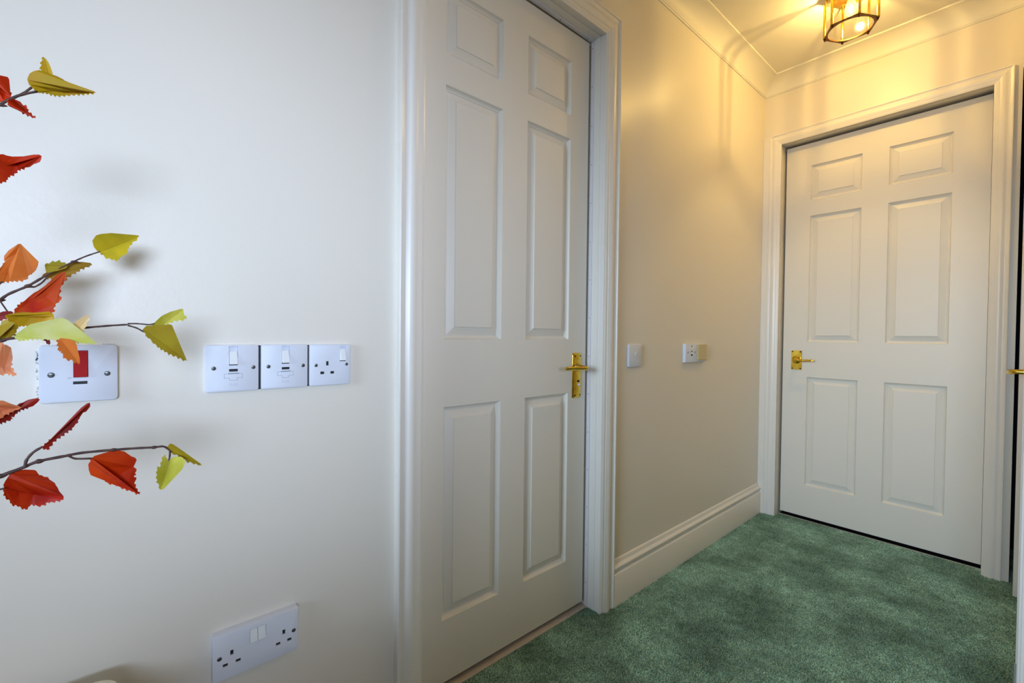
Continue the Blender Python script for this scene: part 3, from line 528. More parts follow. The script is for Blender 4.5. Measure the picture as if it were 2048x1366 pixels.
["fourth","ochre",[[205.2,-102.1,993.8],[204.7,-101.0,993.5],[204.3,-100.1,995.3],[201.9,-97.8,994.4],[201.6,-96.9,996.3],[200.3,-95.6,995.6],[199.3,-94.4,995.2],[199.2,-93.3,997.5],[197.2,-90.6,995.6],[197.4,-89.5,998.3],[196.0,-86.7,996.0],[196.4,-85.5,998.3],[196.0,-83.9,996.8],[195.9,-82.9,996.1],[196.5,-81.6,997.9],[196.4,-79.5,995.5],[197.4,-78.1,997.9],[197.7,-76.0,994.9],[198.8,-74.7,997.1],[199.0,-73.6,994.9],[199.8,-72.4,995.0],[200.5,-71.7,997.0],[202.4,-68.9,996.7],[203.2,-68.5,999.7],[204.3,-66.7,998.4],[204.4,-66.2,996.7],[205.7,-64.4,996.6],[205.5,-64.1,994.2]],[[205.4,-102.6,991.3],[205.0,-101.0,990.4],[205.4,-100.9,988.6],[204.6,-99.6,986.2],[202.8,-97.9,987.0],[202.0,-96.6,985.6],[202.0,-95.9,982.7],[200.6,-94.1,983.1],[200.4,-93.2,981.4],[199.8,-92.0,980.5],[199.0,-91.2,982.2],[198.4,-89.0,980.9],[197.7,-88.2,982.7],[197.7,-85.7,980.5],[197.1,-84.9,983.2],[197.2,-83.8,982.9],[197.5,-82.2,981.8],[197.3,-81.0,983.7],[198.8,-77.9,981.4],[198.7,-76.7,984.0],[200.7,-73.5,982.3],[201.0,-72.3,984.4],[202.0,-70.8,984.0],[204.1,-67.7,984.0],[203.9,-66.9,987.7],[205.2,-64.8,988.7],[205.2,-63.6,990.6],[204.7,-64.7,992.5]],[[197.9,-93.3,992.7],[195.0,-84.3,992.4],[197.9,-74.5,992.0]]],
["fourth","green",[[200.6,-93.2,979.6],[198.7,-94.9,977.7],[198.0,-95.0,974.4],[194.7,-97.6,972.8],[192.9,-99.6,971.7],[192.5,-100.2,968.4],[191.8,-102.8,968.2],[191.9,-103.9,968.1],[192.8,-104.1,965.7],[194.1,-106.5,966.4],[195.6,-106.8,964.5],[196.9,-108.0,964.8],[198.9,-109.3,964.7],[201.7,-110.0,962.6],[201.3,-112.0,963.1]],[[200.0,-93.3,982.6],[200.0,-95.2,983.2],[200.8,-95.6,985.2],[200.5,-97.0,987.6],[197.7,-99.4,986.9],[197.0,-100.8,988.4],[196.3,-102.2,989.4],[194.6,-103.6,988.0],[194.2,-104.7,988.6],[192.9,-107.2,987.0],[192.1,-107.2,983.5],[192.4,-108.6,981.5],[194.7,-110.8,981.1],[195.6,-111.1,977.4],[198.3,-112.4,976.1],[200.4,-113.0,973.7],[198.8,-112.0,971.7],[200.2,-113.4,967.1],[200.9,-111.7,965.2]],[[192.9,-99.9,978.5],[190.0,-104.8,975.3],[192.9,-108.8,972.2]]],
["fourth","pale_yellow",[[215.1,-95.0,970.3],[215.0,-93.8,970.2],[215.8,-93.1,972.9],[215.5,-90.2,971.6],[216.5,-89.5,974.5],[216.1,-87.8,973.0],[216.8,-86.6,975.3],[217.8,-87.2,978.6],[218.6,-85.1,980.9],[218.7,-83.1,981.2],[219.7,-81.6,984.1],[219.5,-79.0,983.3],[219.4,-78.0,982.8],[220.1,-76.9,984.9],[219.5,-74.7,982.6],[220.0,-73.6,984.4],[219.5,-71.4,982.5],[220.4,-70.3,985.1],[219.8,-69.2,983.0],[219.8,-68.1,982.9],[220.5,-67.5,985.3],[220.3,-64.9,984.3],[221.2,-64.4,987.3],[220.8,-62.8,985.8],[221.0,-61.4,986.2],[221.7,-60.8,988.7],[221.9,-57.5,989.0],[222.9,-57.1,992.1],[222.7,-55.0,991.4],[222.2,-54.1,989.6],[222.5,-51.8,990.2],[221.5,-51.3,987.0],[221.0,-49.8,985.1],[221.3,-47.4,985.7],[220.4,-46.1,982.5],[219.9,-45.2,980.7],[220.0,-43.0,980.9],[219.2,-42.3,978.0],[218.8,-41.7,976.4],[218.9,-40.1,976.5],[218.2,-39.7,974.3],[217.7,-39.4,972.3],[217.6,-37.2,971.8],[216.7,-37.8,968.7],[216.4,-36.7,967.4],[216.8,-34.9,968.5],[215.8,-32.9,964.9],[216.3,-31.0,966.4],[215.2,-29.0,962.4],[215.5,-27.3,963.2],[215.0,-26.2,961.1]],[[215.9,-94.1,967.5],[216.0,-92.3,966.9],[216.6,-91.4,964.7],[216.8,-90.1,964.1],[216.2,-89.3,965.7],[216.5,-86.9,964.4],[215.9,-86.2,966.4],[216.2,-83.7,965.1],[215.5,-83.0,967.1],[215.6,-81.9,966.8],[216.0,-80.3,965.1],[215.3,-79.2,967.3],[215.7,-76.3,965.7],[215.1,-75.1,967.3],[215.8,-72.2,964.7],[215.0,-71.0,967.3],[215.1,-69.7,966.8],[215.4,-68.1,965.4],[215.2,-66.8,967.3],[215.1,-63.9,965.8],[215.4,-62.6,967.4],[215.2,-59.6,965.1],[215.5,-58.3,967.4],[215.4,-57.0,966.8],[215.1,-55.6,964.9],[215.4,-53.9,966.4],[215.4,-51.3,963.3],[215.2,-49.6,965.1],[215.5,-46.8,962.2],[215.0,-45.2,963.7],[215.2,-43.9,962.7],[215.8,-42.6,960.5],[215.0,-41.5,963.1],[215.5,-39.1,961.1],[215.0,-38.0,962.8],[215.7,-35.6,959.9],[215.1,-34.5,962.4],[215.4,-32.1,960.5],[215.1,-30.9,962.1],[215.3,-28.5,960.3],[215.1,-27.3,961.8]],[[215.0,-78.0,968.1],[215.0,-61.5,965.9],[215.0,-44.2,963.6]]],
["fourth","peach",[[210.0,-45.5,978.0],[210.4,-46.0,979.8],[210.8,-48.0,979.7],[211.3,-48.0,982.6],[211.1,-46.8,983.0],[211.6,-46.8,986.2],[210.8,-43.4,985.9],[211.3,-43.4,989.0],[210.7,-41.4,988.3],[210.6,-40.2,989.5],[211.2,-40.8,992.5],[210.9,-38.6,993.1],[210.5,-36.7,993.4],[210.7,-35.4,996.7],[210.0,-32.8,995.7]],[[210.8,-44.0,975.0],[211.2,-41.6,975.7],[211.8,-40.0,973.9],[212.0,-37.7,975.6],[211.4,-38.0,979.0],[211.4,-36.6,980.9],[211.4,-35.0,983.4],[210.8,-35.6,986.2],[210.7,-34.6,988.5],[210.9,-32.3,990.5],[210.1,-33.7,993.6]],[[210.0,-42.3,982.4],[210.0,-39.2,986.8],[210.0,-36.0,991.2]]],
["fourth","orange",[[220.7,-60.1,966.4],[220.4,-59.0,965.7],[220.6,-57.7,968.3],[220.9,-55.3,965.4],[221.8,-53.9,967.7],[221.9,-52.6,965.7],[222.1,-51.4,964.6],[223.2,-49.5,966.8],[223.4,-47.1,963.0],[224.1,-45.4,964.1],[224.3,-44.0,962.4],[223.5,-44.7,959.5],[223.5,-43.2,956.5],[222.3,-44.8,953.2],[222.0,-44.6,951.1],[222.6,-42.4,950.5],[221.9,-42.9,947.6],[221.4,-43.2,945.7],[221.8,-41.2,944.3],[220.5,-42.8,940.1],[220.9,-41.0,938.7],[220.0,-42.1,936.4]],[[221.6,-61.1,964.2],[221.1,-59.4,963.1],[222.4,-60.7,959.3],[221.9,-58.8,958.2],[223.1,-59.9,954.4],[222.7,-58.2,953.2],[223.1,-58.3,951.6],[222.1,-56.8,953.3],[222.8,-57.1,950.8],[222.3,-55.4,949.8],[222.7,-55.2,947.9],[223.4,-55.2,944.4],[222.5,-52.8,944.2],[222.6,-52.0,942.0],[222.2,-50.3,940.7],[221.4,-49.0,942.6],[220.9,-47.6,942.1],[221.2,-46.3,938.3],[220.1,-43.7,938.6]],[[220.0,-54.5,959.4],[220.0,-50.4,951.8],[220.0,-46.3,944.1]]],
["fourth","maroon",[[190.1,-74.3,967.4],[190.1,-73.1,966.9],[190.4,-72.1,969.0],[190.6,-70.6,967.7],[190.6,-68.7,964.6],[190.3,-69.3,963.1],[190.3,-68.3,961.2],[190.0,-69.4,959.5]],[[190.4,-74.4,964.6],[190.0,-72.4,964.5],[190.1,-72.0,962.7],[190.3,-71.6,960.4],[190.0,-70.0,961.0]],[[190.0,-72.8,965.4],[190.0,-71.7,963.5],[190.0,-70.6,961.5]]],
["fourth","green_light",[[185.1,20.8,970.2],[185.2,22.2,972.2],[186.3,21.0,976.0],[186.0,24.0,977.5],[185.9,26.1,979.2],[186.8,26.2,983.4],[186.3,29.7,984.3],[186.4,31.1,986.0],[187.2,30.6,989.1],[187.0,33.0,990.6],[186.8,34.6,991.4],[187.4,34.7,994.3],[186.8,38.7,995.2],[187.6,38.6,998.7],[187.0,41.3,998.3],[186.7,42.9,998.6],[187.2,43.3,1001.4],[186.5,47.1,1001.5],[187.0,47.5,1004.4],[186.5,49.8,1003.9],[186.1,51.9,1004.1],[186.3,53.4,1006.5],[185.3,58.2,1006.5],[185.6,59.6,1009.2],[185.0,62.4,1008.8]],[[185.6,24.0,970.2],[186.1,27.5,971.2],[185.1,27.6,975.6],[185.1,29.7,977.6],[185.3,32.3,979.1],[185.3,32.7,982.3],[185.2,34.7,983.9],[185.3,36.6,983.3],[185.1,37.4,985.7],[185.9,40.9,984.3],[185.4,41.5,987.4],[185.7,43.0,987.3],[186.6,45.6,985.8],[185.9,46.3,989.6],[186.8,50.4,989.1],[186.4,51.4,992.0],[186.7,53.2,992.2],[187.5,55.7,990.7],[187.2,57.3,993.7],[188.5,61.9,991.8],[188.2,63.5,995.0],[188.6,65.6,994.7],[187.8,66.0,998.8],[187.0,63.2,1000.3],[186.2,62.8,1003.4]],[[185.0,31.5,979.8],[185.0,41.5,989.3],[185.0,51.8,999.0]]],
["fourth","olive",[[190.1,18.0,979.5],[190.9,20.5,980.4],[192.0,21.7,984.6],[192.6,25.4,984.1],[192.6,26.5,982.9],[193.5,28.6,985.2],[193.0,29.4,982.1],[193.4,31.6,982.2],[194.4,33.0,985.4],[194.7,35.9,984.3],[194.9,37.3,983.9],[195.6,38.5,986.1],[195.8,41.7,984.3],[196.5,42.9,986.3],[196.7,46.1,984.7],[197.4,47.3,986.9],[197.5,49.0,985.6],[196.8,47.6,983.9],[196.2,48.0,980.9],[195.5,45.8,979.2],[195.4,46.9,977.7],[196.2,49.4,979.5],[195.6,50.0,976.1],[195.0,49.4,974.1],[195.0,51.7,972.0],[193.6,49.1,967.8],[193.5,51.2,965.6],[192.7,49.3,963.3],[192.2,50.0,960.3],[192.3,52.4,958.6],[191.5,52.8,954.8],[191.2,53.2,952.7],[191.5,55.4,952.2],[190.5,55.8,947.3],[190.8,58.1,946.8],[190.2,58.0,943.9],[190.0,59.0,942.1],[190.8,61.8,943.4],[190.1,63.1,938.0],[190.4,65.3,938.3],[190.0,66.2,935.6]],[[190.6,18.2,975.7],[190.4,20.7,974.5],[190.9,21.4,971.7],[191.4,22.9,968.1],[191.1,25.6,967.2],[191.4,27.0,964.4],[191.9,28.5,960.8],[191.5,31.2,959.9],[191.9,32.7,957.1],[192.2,33.6,954.8],[191.6,35.6,955.4],[192.3,37.2,951.1],[191.6,39.4,952.2],[192.1,41.2,948.2],[191.5,43.3,949.0],[191.7,44.3,947.4],[192.2,45.4,944.1],[191.3,47.9,946.1],[191.6,50.7,941.8],[190.9,53.1,943.3],[190.9,54.5,941.8],[191.3,56.0,938.7],[190.4,58.7,940.3],[190.9,61.8,935.5],[190.0,64.5,937.2]],[[190.0,30.4,967.7],[190.0,42.1,957.3],[190.0,54.0,946.6]]],
["fourth","peach_orange",[[214.0,-110.4,928.2],[214.0,-110.0,929.8],[215.8,-111.2,931.4],[215.2,-109.8,934.8],[217.5,-111.0,936.4],[217.0,-109.5,939.8],[219.5,-110.5,941.4],[219.1,-109.2,944.7],[220.1,-110.4,946.3],[220.7,-108.9,949.6],[220.7,-110.0,951.1],[221.4,-108.8,954.5],[221.4,-110.4,956.0],[222.2,-108.7,959.4],[222.2,-109.9,960.8],[222.6,-108.9,962.7],[222.9,-107.4,962.5],[223.4,-106.1,964.2],[223.6,-104.3,963.5],[223.9,-102.0,962.7],[223.7,-101.2,960.9],[222.3,-99.8,960.7],[218.0,-98.9,956.5],[216.9,-96.9,957.1],[215.1,-96.9,953.8],[214.8,-97.8,952.3],[213.6,-97.4,949.9],[213.5,-98.9,948.5],[212.6,-98.5,946.3],[212.6,-96.4,945.6],[212.3,-96.7,942.3],[211.9,-97.5,940.5],[212.8,-96.3,938.0],[211.9,-98.0,936.2],[212.5,-97.6,934.2],[214.5,-95.3,933.8],[216.3,-95.0,929.0],[219.0,-92.8,928.5],[220.0,-92.9,925.7]],[[212.9,-108.9,926.2],[212.2,-107.5,927.9],[212.0,-106.1,927.0],[212.7,-103.7,925.5],[212.2,-102.2,927.9],[213.1,-100.2,927.7],[215.2,-99.0,925.4],[214.8,-97.7,927.5],[218.8,-95.4,924.4],[218.4,-94.1,926.5]],[[212.9,-106.3,940.4],[210.0,-102.6,935.2],[212.9,-98.0,930.3]]],
["fifth","peach_orange",[[311.7,-96.6,889.1],[311.4,-96.3,890.4],[311.1,-97.5,891.8],[310.6,-96.4,894.6],[310.3,-97.3,895.9],[309.5,-96.6,898.7],[310.6,-97.8,900.3],[309.6,-96.5,903.0],[311.0,-97.1,904.6],[310.1,-96.7,906.0],[307.6,-95.6,906.1],[306.3,-94.8,907.8],[303.9,-93.3,907.7],[303.1,-92.6,906.6],[302.3,-91.5,907.2],[301.7,-90.8,905.5],[301.0,-89.4,902.6],[301.0,-87.8,901.4],[302.6,-85.7,903.1],[303.7,-83.9,900.7],[305.3,-82.3,900.0],[308.0,-80.4,901.3],[310.0,-78.5,899.9]],[[310.2,-94.9,888.4],[307.9,-94.3,890.2],[305.7,-93.2,890.0],[303.1,-91.5,890.1],[301.8,-90.9,892.5],[300.9,-89.5,893.2],[301.1,-87.8,892.3],[300.7,-87.6,894.9],[302.6,-84.7,894.6],[302.7,-84.4,897.0],[304.0,-83.1,897.4],[306.6,-81.1,897.2],[307.8,-80.2,899.5]],[[302.9,-93.3,897.2],[300.0,-89.1,897.5],[302.9,-84.1,898.4]]],
["fifth","maroon",[[299.9,-96.9,887.4],[298.9,-96.0,887.4],[298.4,-95.8,890.0],[296.9,-94.4,888.8],[295.5,-93.2,889.5],[294.9,-92.8,891.8],[293.5,-91.2,892.3],[292.5,-90.0,892.4],[292.1,-89.3,894.2],[291.2,-87.8,893.9],[290.7,-86.5,894.6],[290.9,-86.1,897.6],[290.5,-84.1,897.3],[290.9,-84.8,899.1],[290.8,-83.2,899.3],[291.4,-82.2,902.0],[291.5,-80.1,901.0],[291.9,-79.1,901.2],[292.6,-78.7,903.2],[293.5,-76.2,903.1],[294.5,-75.9,905.5],[295.0,-74.3,904.9],[295.5,-73.1,904.5],[296.9,-72.0,906.6],[298.0,-69.3,905.0],[299.6,-68.2,907.4],[300.0,-66.6,905.8]],[[300.1,-97.5,885.8],[300.5,-96.5,884.4],[300.7,-96.8,883.1],[301.0,-95.3,882.2],[299.7,-95.1,884.3],[298.9,-94.2,884.1],[298.4,-92.9,882.8],[297.1,-92.8,885.0],[296.1,-90.6,883.5],[295.0,-90.5,885.8],[294.5,-89.6,885.6],[293.8,-88.0,884.9],[292.7,-87.4,886.9],[292.3,-86.2,886.9],[292.1,-87.7,889.0],[291.7,-85.5,888.3],[290.8,-84.9,891.2],[290.6,-83.3,891.6],[290.2,-83.0,893.8],[290.6,-81.4,892.6],[290.3,-81.3,895.2],[290.6,-80.3,895.3],[291.2,-78.7,894.3],[291.2,-78.5,896.7],[292.6,-75.8,895.6],[292.7,-75.6,898.4],[293.3,-74.5,898.5],[295.2,-71.9,898.7],[295.9,-71.3,901.9],[297.4,-69.4,903.0],[298.7,-67.9,903.3],[299.1,-67.7,905.3]],[[292.9,-90.5,890.5],[290.0,-83.3,894.9],[292.9,-75.2,900.1]]],
["fifth","maroon",[[310.1,-64.1,857.4],[309.3,-62.8,858.3],[308.9,-62.8,861.2],[307.1,-60.8,861.4],[306.4,-59.8,861.7],[306.2,-60.0,864.4],[304.7,-57.2,863.8],[303.9,-57.1,865.8],[303.5,-55.6,865.7],[302.9,-54.2,866.7],[302.0,-54.2,869.6],[301.4,-52.1,870.0],[301.1,-51.0,870.9],[301.0,-51.4,873.8],[300.3,-48.4,874.8],[300.6,-48.6,877.5],[300.1,-46.8,877.9],[300.2,-45.6,878.5],[300.6,-45.4,880.6],[300.9,-42.7,881.8],[301.6,-42.7,884.5],[301.5,-40.8,884.4],[302.0,-39.9,885.1],[302.5,-40.1,887.3],[303.1,-37.7,888.2],[304.2,-38.2,891.0],[304.2,-36.4,890.8],[304.9,-35.3,892.0],[306.3,-35.7,894.9],[306.9,-33.7,895.6],[307.6,-31.9,896.6],[309.3,-30.9,899.5],[310.0,-28.5,900.1]],[[310.9,-63.1,855.2],[310.7,-61.4,855.8],[311.3,-60.3,854.6],[310.6,-58.7,854.9],[309.2,-59.2,857.2],[307.9,-56.6,858.3],[306.5,-57.1,860.8],[305.8,-56.2,861.6],[305.8,-54.3,861.3],[304.4,-54.3,863.8],[304.1,-53.1,864.3],[304.4,-51.3,863.6],[303.1,-51.4,866.2],[303.5,-48.4,866.0],[302.4,-48.6,868.6],[302.4,-47.5,869.0],[303.0,-45.6,868.4],[302.1,-45.7,871.1],[303.0,-42.7,871.0],[302.3,-42.8,873.6],[302.7,-41.7,874.1],[302.8,-40.0,877.4],[303.6,-38.0,878.8],[303.2,-38.2,881.6],[303.9,-36.9,883.1],[304.0,-36.5,887.2],[305.7,-33.8,889.5],[307.3,-31.6,890.5],[307.3,-31.7,893.5],[308.4,-30.3,894.9],[310.0,-28.3,896.0],[309.2,-29.4,898.6]],[[302.9,-55.8,866.7],[300.0,-47.2,876.8],[302.9,-38.0,888.1]]],
["fifth","red",[[290.1,-92.8,816.6],[290.1,-92.3,817.7],[290.8,-93.5,820.0],[290.8,-91.4,821.9],[291.8,-92.1,824.0],[291.7,-91.1,825.0],[291.1,-90.3,825.5],[291.9,-90.3,827.6],[290.4,-88.5,828.3],[291.7,-88.8,831.1],[290.2,-87.5,830.7],[289.0,-86.5,830.1],[289.1,-85.7,832.2],[286.3,-83.4,830.1],[286.4,-82.6,832.3],[284.8,-81.3,830.7],[283.9,-80.3,829.8],[283.9,-79.3,831.6],[282.0,-77.2,828.7],[282.0,-76.1,830.1],[280.8,-73.9,827.8],[281.0,-72.8,829.2],[280.6,-71.5,827.8],[279.9,-70.8,824.3],[279.7,-69.4,822.4],[280.1,-67.5,822.3],[280.3,-65.9,819.9],[280.7,-64.7,818.5],[281.9,-62.8,819.8],[282.2,-61.7,817.1],[282.4,-60.9,813.4],[283.1,-59.6,812.0],[285.0,-57.5,813.3],[285.6,-56.5,810.4],[285.2,-56.7,808.7],[286.7,-55.0,807.6],[285.5,-56.1,805.5],[286.0,-55.5,804.0],[287.5,-53.9,804.0],[287.8,-53.4,801.9],[288.1,-52.9,799.4],[290.6,-50.3,798.5],[290.0,-50.6,794.8]],[[290.4,-93.9,815.1],[290.0,-92.6,813.1],[290.6,-92.9,811.7],[291.6,-93.6,809.9],[289.7,-92.2,808.4],[289.9,-92.2,806.9],[289.3,-91.6,804.3],[287.5,-90.3,803.8],[286.7,-89.6,802.0],[287.0,-89.6,799.9],[285.6,-88.5,798.5],[285.6,-88.3,796.8],[284.6,-87.2,794.8],[283.6,-86.5,796.2],[282.8,-85.6,795.2],[282.2,-84.7,793.2],[281.2,-83.5,793.1],[280.8,-82.7,791.6],[280.7,-81.9,789.0],[279.6,-80.4,789.6],[279.5,-79.4,788.1],[278.9,-78.0,788.2],[278.4,-77.8,790.1],[278.1,-76.8,790.5],[277.4,-75.2,792.3],[277.9,-74.0,789.9],[277.7,-72.4,790.9],[278.1,-71.2,789.7],[279.1,-69.1,788.2],[279.1,-67.8,790.1],[279.9,-66.1,789.6],[281.1,-64.3,789.2],[280.1,-64.6,791.7],[280.5,-63.6,792.2],[281.9,-61.9,791.4],[282.3,-60.7,792.7],[283.5,-59.2,792.3],[285.1,-57.5,791.5],[284.9,-56.9,793.6],[285.9,-55.7,793.6],[288.3,-53.5,792.4],[288.5,-52.3,794.8]],[[279.4,-84.0,808.3],[275.0,-74.0,801.9],[279.4,-62.6,797.5]]],
["fifth","red",[[300.1,-27.8,837.9],[299.3,-26.6,837.4],[300.4,-25.8,840.1],[297.7,-22.9,837.4],[298.3,-22.0,839.4],[296.9,-20.4,838.0],[296.4,-19.2,837.9],[297.4,-18.8,840.4],[295.7,-15.9,839.2],[297.0,-15.5,842.0],[295.2,-12.6,840.6],[295.9,-12.0,842.6],[295.2,-10.4,842.1],[294.3,-9.0,841.0],[294.5,-7.5,842.5],[293.2,-5.8,840.3],[291.6,-3.0,837.0],[291.4,-1.8,836.4],[292.2,-0.9,839.3],[291.4,0.8,837.0],[290.7,2.2,833.4],[290.5,3.1,831.8],[291.0,5.1,832.5],[290.7,5.6,829.6],[291.0,6.9,828.5],[291.7,8.7,830.3],[292.0,9.9,827.6],[291.5,8.5,827.3],[291.2,8.0,824.8],[290.5,6.0,825.0],[290.4,6.0,823.2],[291.2,8.0,822.1],[290.8,7.0,819.8],[291.0,7.4,817.7],[292.4,9.8,817.0],[292.5,9.4,814.0],[292.0,8.4,812.9],[292.9,9.4,810.4],[291.7,7.4,809.7],[292.1,7.7,808.0],[293.5,9.6,807.7],[293.8,9.4,805.3],[293.2,7.9,802.3],[293.5,7.8,800.6],[294.9,9.3,799.6],[295.0,8.8,797.5],[295.5,9.0,795.9],[296.9,10.5,795.3],[298.0,10.7,791.7],[300.0,12.9,791.6],[300.0,12.1,789.2]],[[300.4,-29.3,837.1],[300.1,-28.7,834.7],[300.6,-29.6,833.8],[301.0,-30.6,831.9],[299.5,-29.6,829.4],[299.5,-30.1,827.6],[299.0,-30.2,825.2],[297.4,-28.9,823.4],[296.9,-28.9,821.3],[296.4,-28.9,818.9],[294.9,-27.2,818.3],[294.3,-26.8,816.6],[292.3,-24.5,814.7],[291.2,-22.7,815.9],[289.8,-20.7,814.9],[289.5,-20.5,812.0],[288.4,-18.5,811.5],[288.0,-17.4,806.9],[287.4,-15.5,806.2],[287.4,-14.9,804.3],[287.3,-12.9,801.9],[286.7,-11.4,803.9],[286.7,-9.8,803.1],[287.5,-8.3,799.6],[287.7,-5.7,799.5],[288.8,-4.1,797.3],[290.0,-2.8,795.4],[289.9,-1.1,796.4],[292.4,1.4,793.1],[292.3,3.2,794.5],[293.4,4.5,793.5],[295.0,5.5,791.7],[295.4,7.2,792.4],[298.6,9.1,788.9],[298.8,11.1,790.2]],[[289.4,-18.5,823.5],[285.0,-8.6,810.3],[289.4,1.8,798.9]]],
["fifth","olive",[[300.1,39.4,834.9],[300.6,39.9,837.7],[301.0,37.9,840.8],[302.0,39.8,843.8],[302.3,42.4,843.2],[302.2,45.5,840.3],[301.8,46.9,837.5],[301.9,49.4,836.3],[301.3,50.9,832.6],[300.9,52.3,829.8],[301.3,55.3,829.1],[300.5,56.3,824.8],[300.2,57.4,822.9],[300.5,59.5,822.7],[300.1,60.7,820.0],[300.0,62.3,818.3],[300.7,64.7,819.9],[300.2,66.2,816.3],[300.0,67.7,814.3],[300.4,70.1,814.3],[300.0,71.8,811.4]],[[300.3,41.4,832.4],[300.6,43.4,829.7],[300.0,45.8,830.5],[300.0,47.8,828.9],[300.7,48.1,826.0],[300.1,50.5,826.6],[300.9,52.0,822.2],[300.4,54.3,822.7],[300.6,55.2,821.1],[301.2,56.9,817.5],[300.4,59.8,818.4],[300.5,61.7,816.5],[300.8,63.3,814.4],[300.2,65.2,815.3],[300.4,68.4,812.0],[300.1,70.3,812.7]],[[300.0,47.6,829.1],[300.0,55.5,823.3],[300.0,63.6,817.4]]],
["fifth","green_light",[[310.0,38.4,824.8],[311.1,36.7,829.3],[311.6,35.5,830.5],[311.7,35.7,832.7],[312.5,34.1,833.9],[312.4,33.8,832.0],[313.1,31.8,831.8],[312.8,32.0,829.2],[312.5,32.1,826.5],[313.0,30.2,825.0],[312.4,31.0,821.6],[312.6,30.2,820.2],[313.7,27.7,821.8],[313.4,27.5,818.7],[313.1,27.8,816.7],[313.5,26.4,815.4],[312.7,27.6,810.9],[313.1,26.1,809.7],[312.5,27.0,807.1],[312.0,27.9,805.3],[312.4,26.5,803.3],[311.4,28.5,801.4],[310.8,29.5,798.8],[310.8,28.9,796.2],[310.0,30.4,793.2]],[[310.1,39.2,826.7],[310.8,40.8,825.8],[310.9,42.1,829.5],[311.8,44.0,827.9],[312.0,44.8,829.1],[312.6,46.4,829.8],[313.2,47.5,828.1],[313.7,48.9,828.3],[314.7,51.4,828.2],[315.1,51.7,825.0],[315.8,53.4,824.1],[316.0,53.2,821.4],[315.4,51.3,820.6],[315.4,50.8,818.6],[315.8,51.0,815.1],[314.8,48.3,814.8],[314.8,47.7,812.5],[314.8,47.1,810.6],[314.1,45.4,811.0],[314.2,44.5,806.9],[313.2,42.3,808.1],[313.0,41.6,806.8],[313.3,41.7,804.2],[312.4,39.6,804.8],[312.7,39.1,800.8],[311.8,37.1,801.2],[311.8,36.6,799.8],[311.8,36.1,797.5],[311.0,34.2,797.9],[311.2,33.4,793.5],[310.1,31.1,794.6]],[[310.0,36.4,816.7],[310.0,34.4,808.8],[310.0,32.4,801.0]]]]
STEMS=[
["top",3.2,[[295.0,-138.6,1141.1],[295.0,-110.0,1179.3],[295.0,-92.9,1200.7],[295.0,-81.1,1213.5],[295.0,-67.0,1223.2]]],
["top",2.6,[[295.0,-85.9,1208.3],[295.0,-77.5,1217.1],[295.0,-70.7,1226.5]]],
["second",3,[[270.0,-144.1,1103.4],[270.0,-114.4,1128.8],[270.0,-102.7,1141.4]]],
["third",4,[[125.0,-154.7,975.5],[125.0,-125.5,1006.4],[125.0,-117.8,1014.4],[125.0,-110.1,1022.6],[125.0,-94.2,1033.6],[125.0,-81.8,1044.9]]],
["third",2.6,[[115.0,-82.8,1045.7],[115.0,-64.2,1061.4],[115.0,-52.3,1071.0],[115.0,-40.1,1079.8],[115.0,-25.8,1088.0]]],
["third",2.6,[[125.0,-94.2,1033.6],[125.0,-88.7,1032.8],[125.0,-81.9,1038.5],[125.0,-77.2,1045.9]]],
["third",3,[[140.0,-123.1,1028.3],[140.0,-116.9,1033.5],[140.0,-113.3,1036.2]]],
["fourth",4,[[200.0,-141.0,952.3],[200.0,-114.5,962.2],[200.0,-107.6,964.8],[200.0,-97.0,967.8],[200.0,-71.0,972.1],[200.0,-38.5,980.5]]],
["fourth",3,[[190.0,-39.1,980.6],[190.0,-16.8,983.7],[190.0,2.7,985.7]]],
["fourth",2.2,[[188.0,2.7,986.8],[188.0,12.0,987.2],[188.0,24.8,986.2],[188.0,30.5,988.0]]],
["fourth",2.4,[[190.0,2.7,984.7],[190.0,12.0,981.2],[190.0,18.6,976.4]]],
["fourth",2.6,[[210.0,-95.7,971.1],[210.0,-87.3,972.0],[210.0,-70.1,976.7]]],
["fifth",4.2,[[300.0,-123.5,817.1],[300.0,-98.6,829.3],[300.0,-94.3,831.7],[300.0,-79.5,837.1],[300.0,-67.9,841.8],[300.0,-47.8,844.0]]],
["fifth",3.2,[[300.0,-47.8,844.0],[300.0,-35.1,845.2],[300.0,-10.4,844.3],[300.0,10.3,842.9],[300.0,25.1,841.5],[300.0,34.2,841.1],[300.0,39.9,835.8]]],
["fifth",2.4,[[305.0,39.9,835.9],[305.0,39.6,830.0],[305.0,38.7,823.4]]],
["fifth",3.2,[[305.0,-76.6,839.1],[305.0,-75.8,845.4],[305.0,-71.2,852.5],[305.0,-64.2,857.5]]],
["fifth",2.6,[[300.0,-45.3,843.6],[300.0,-40.3,839.7],[300.0,-27.4,837.8]]],
["fifth",2.4,[[295.0,-99.4,817.2],[295.0,-95.1,817.3],[295.0,-91.8,817.9]]]]

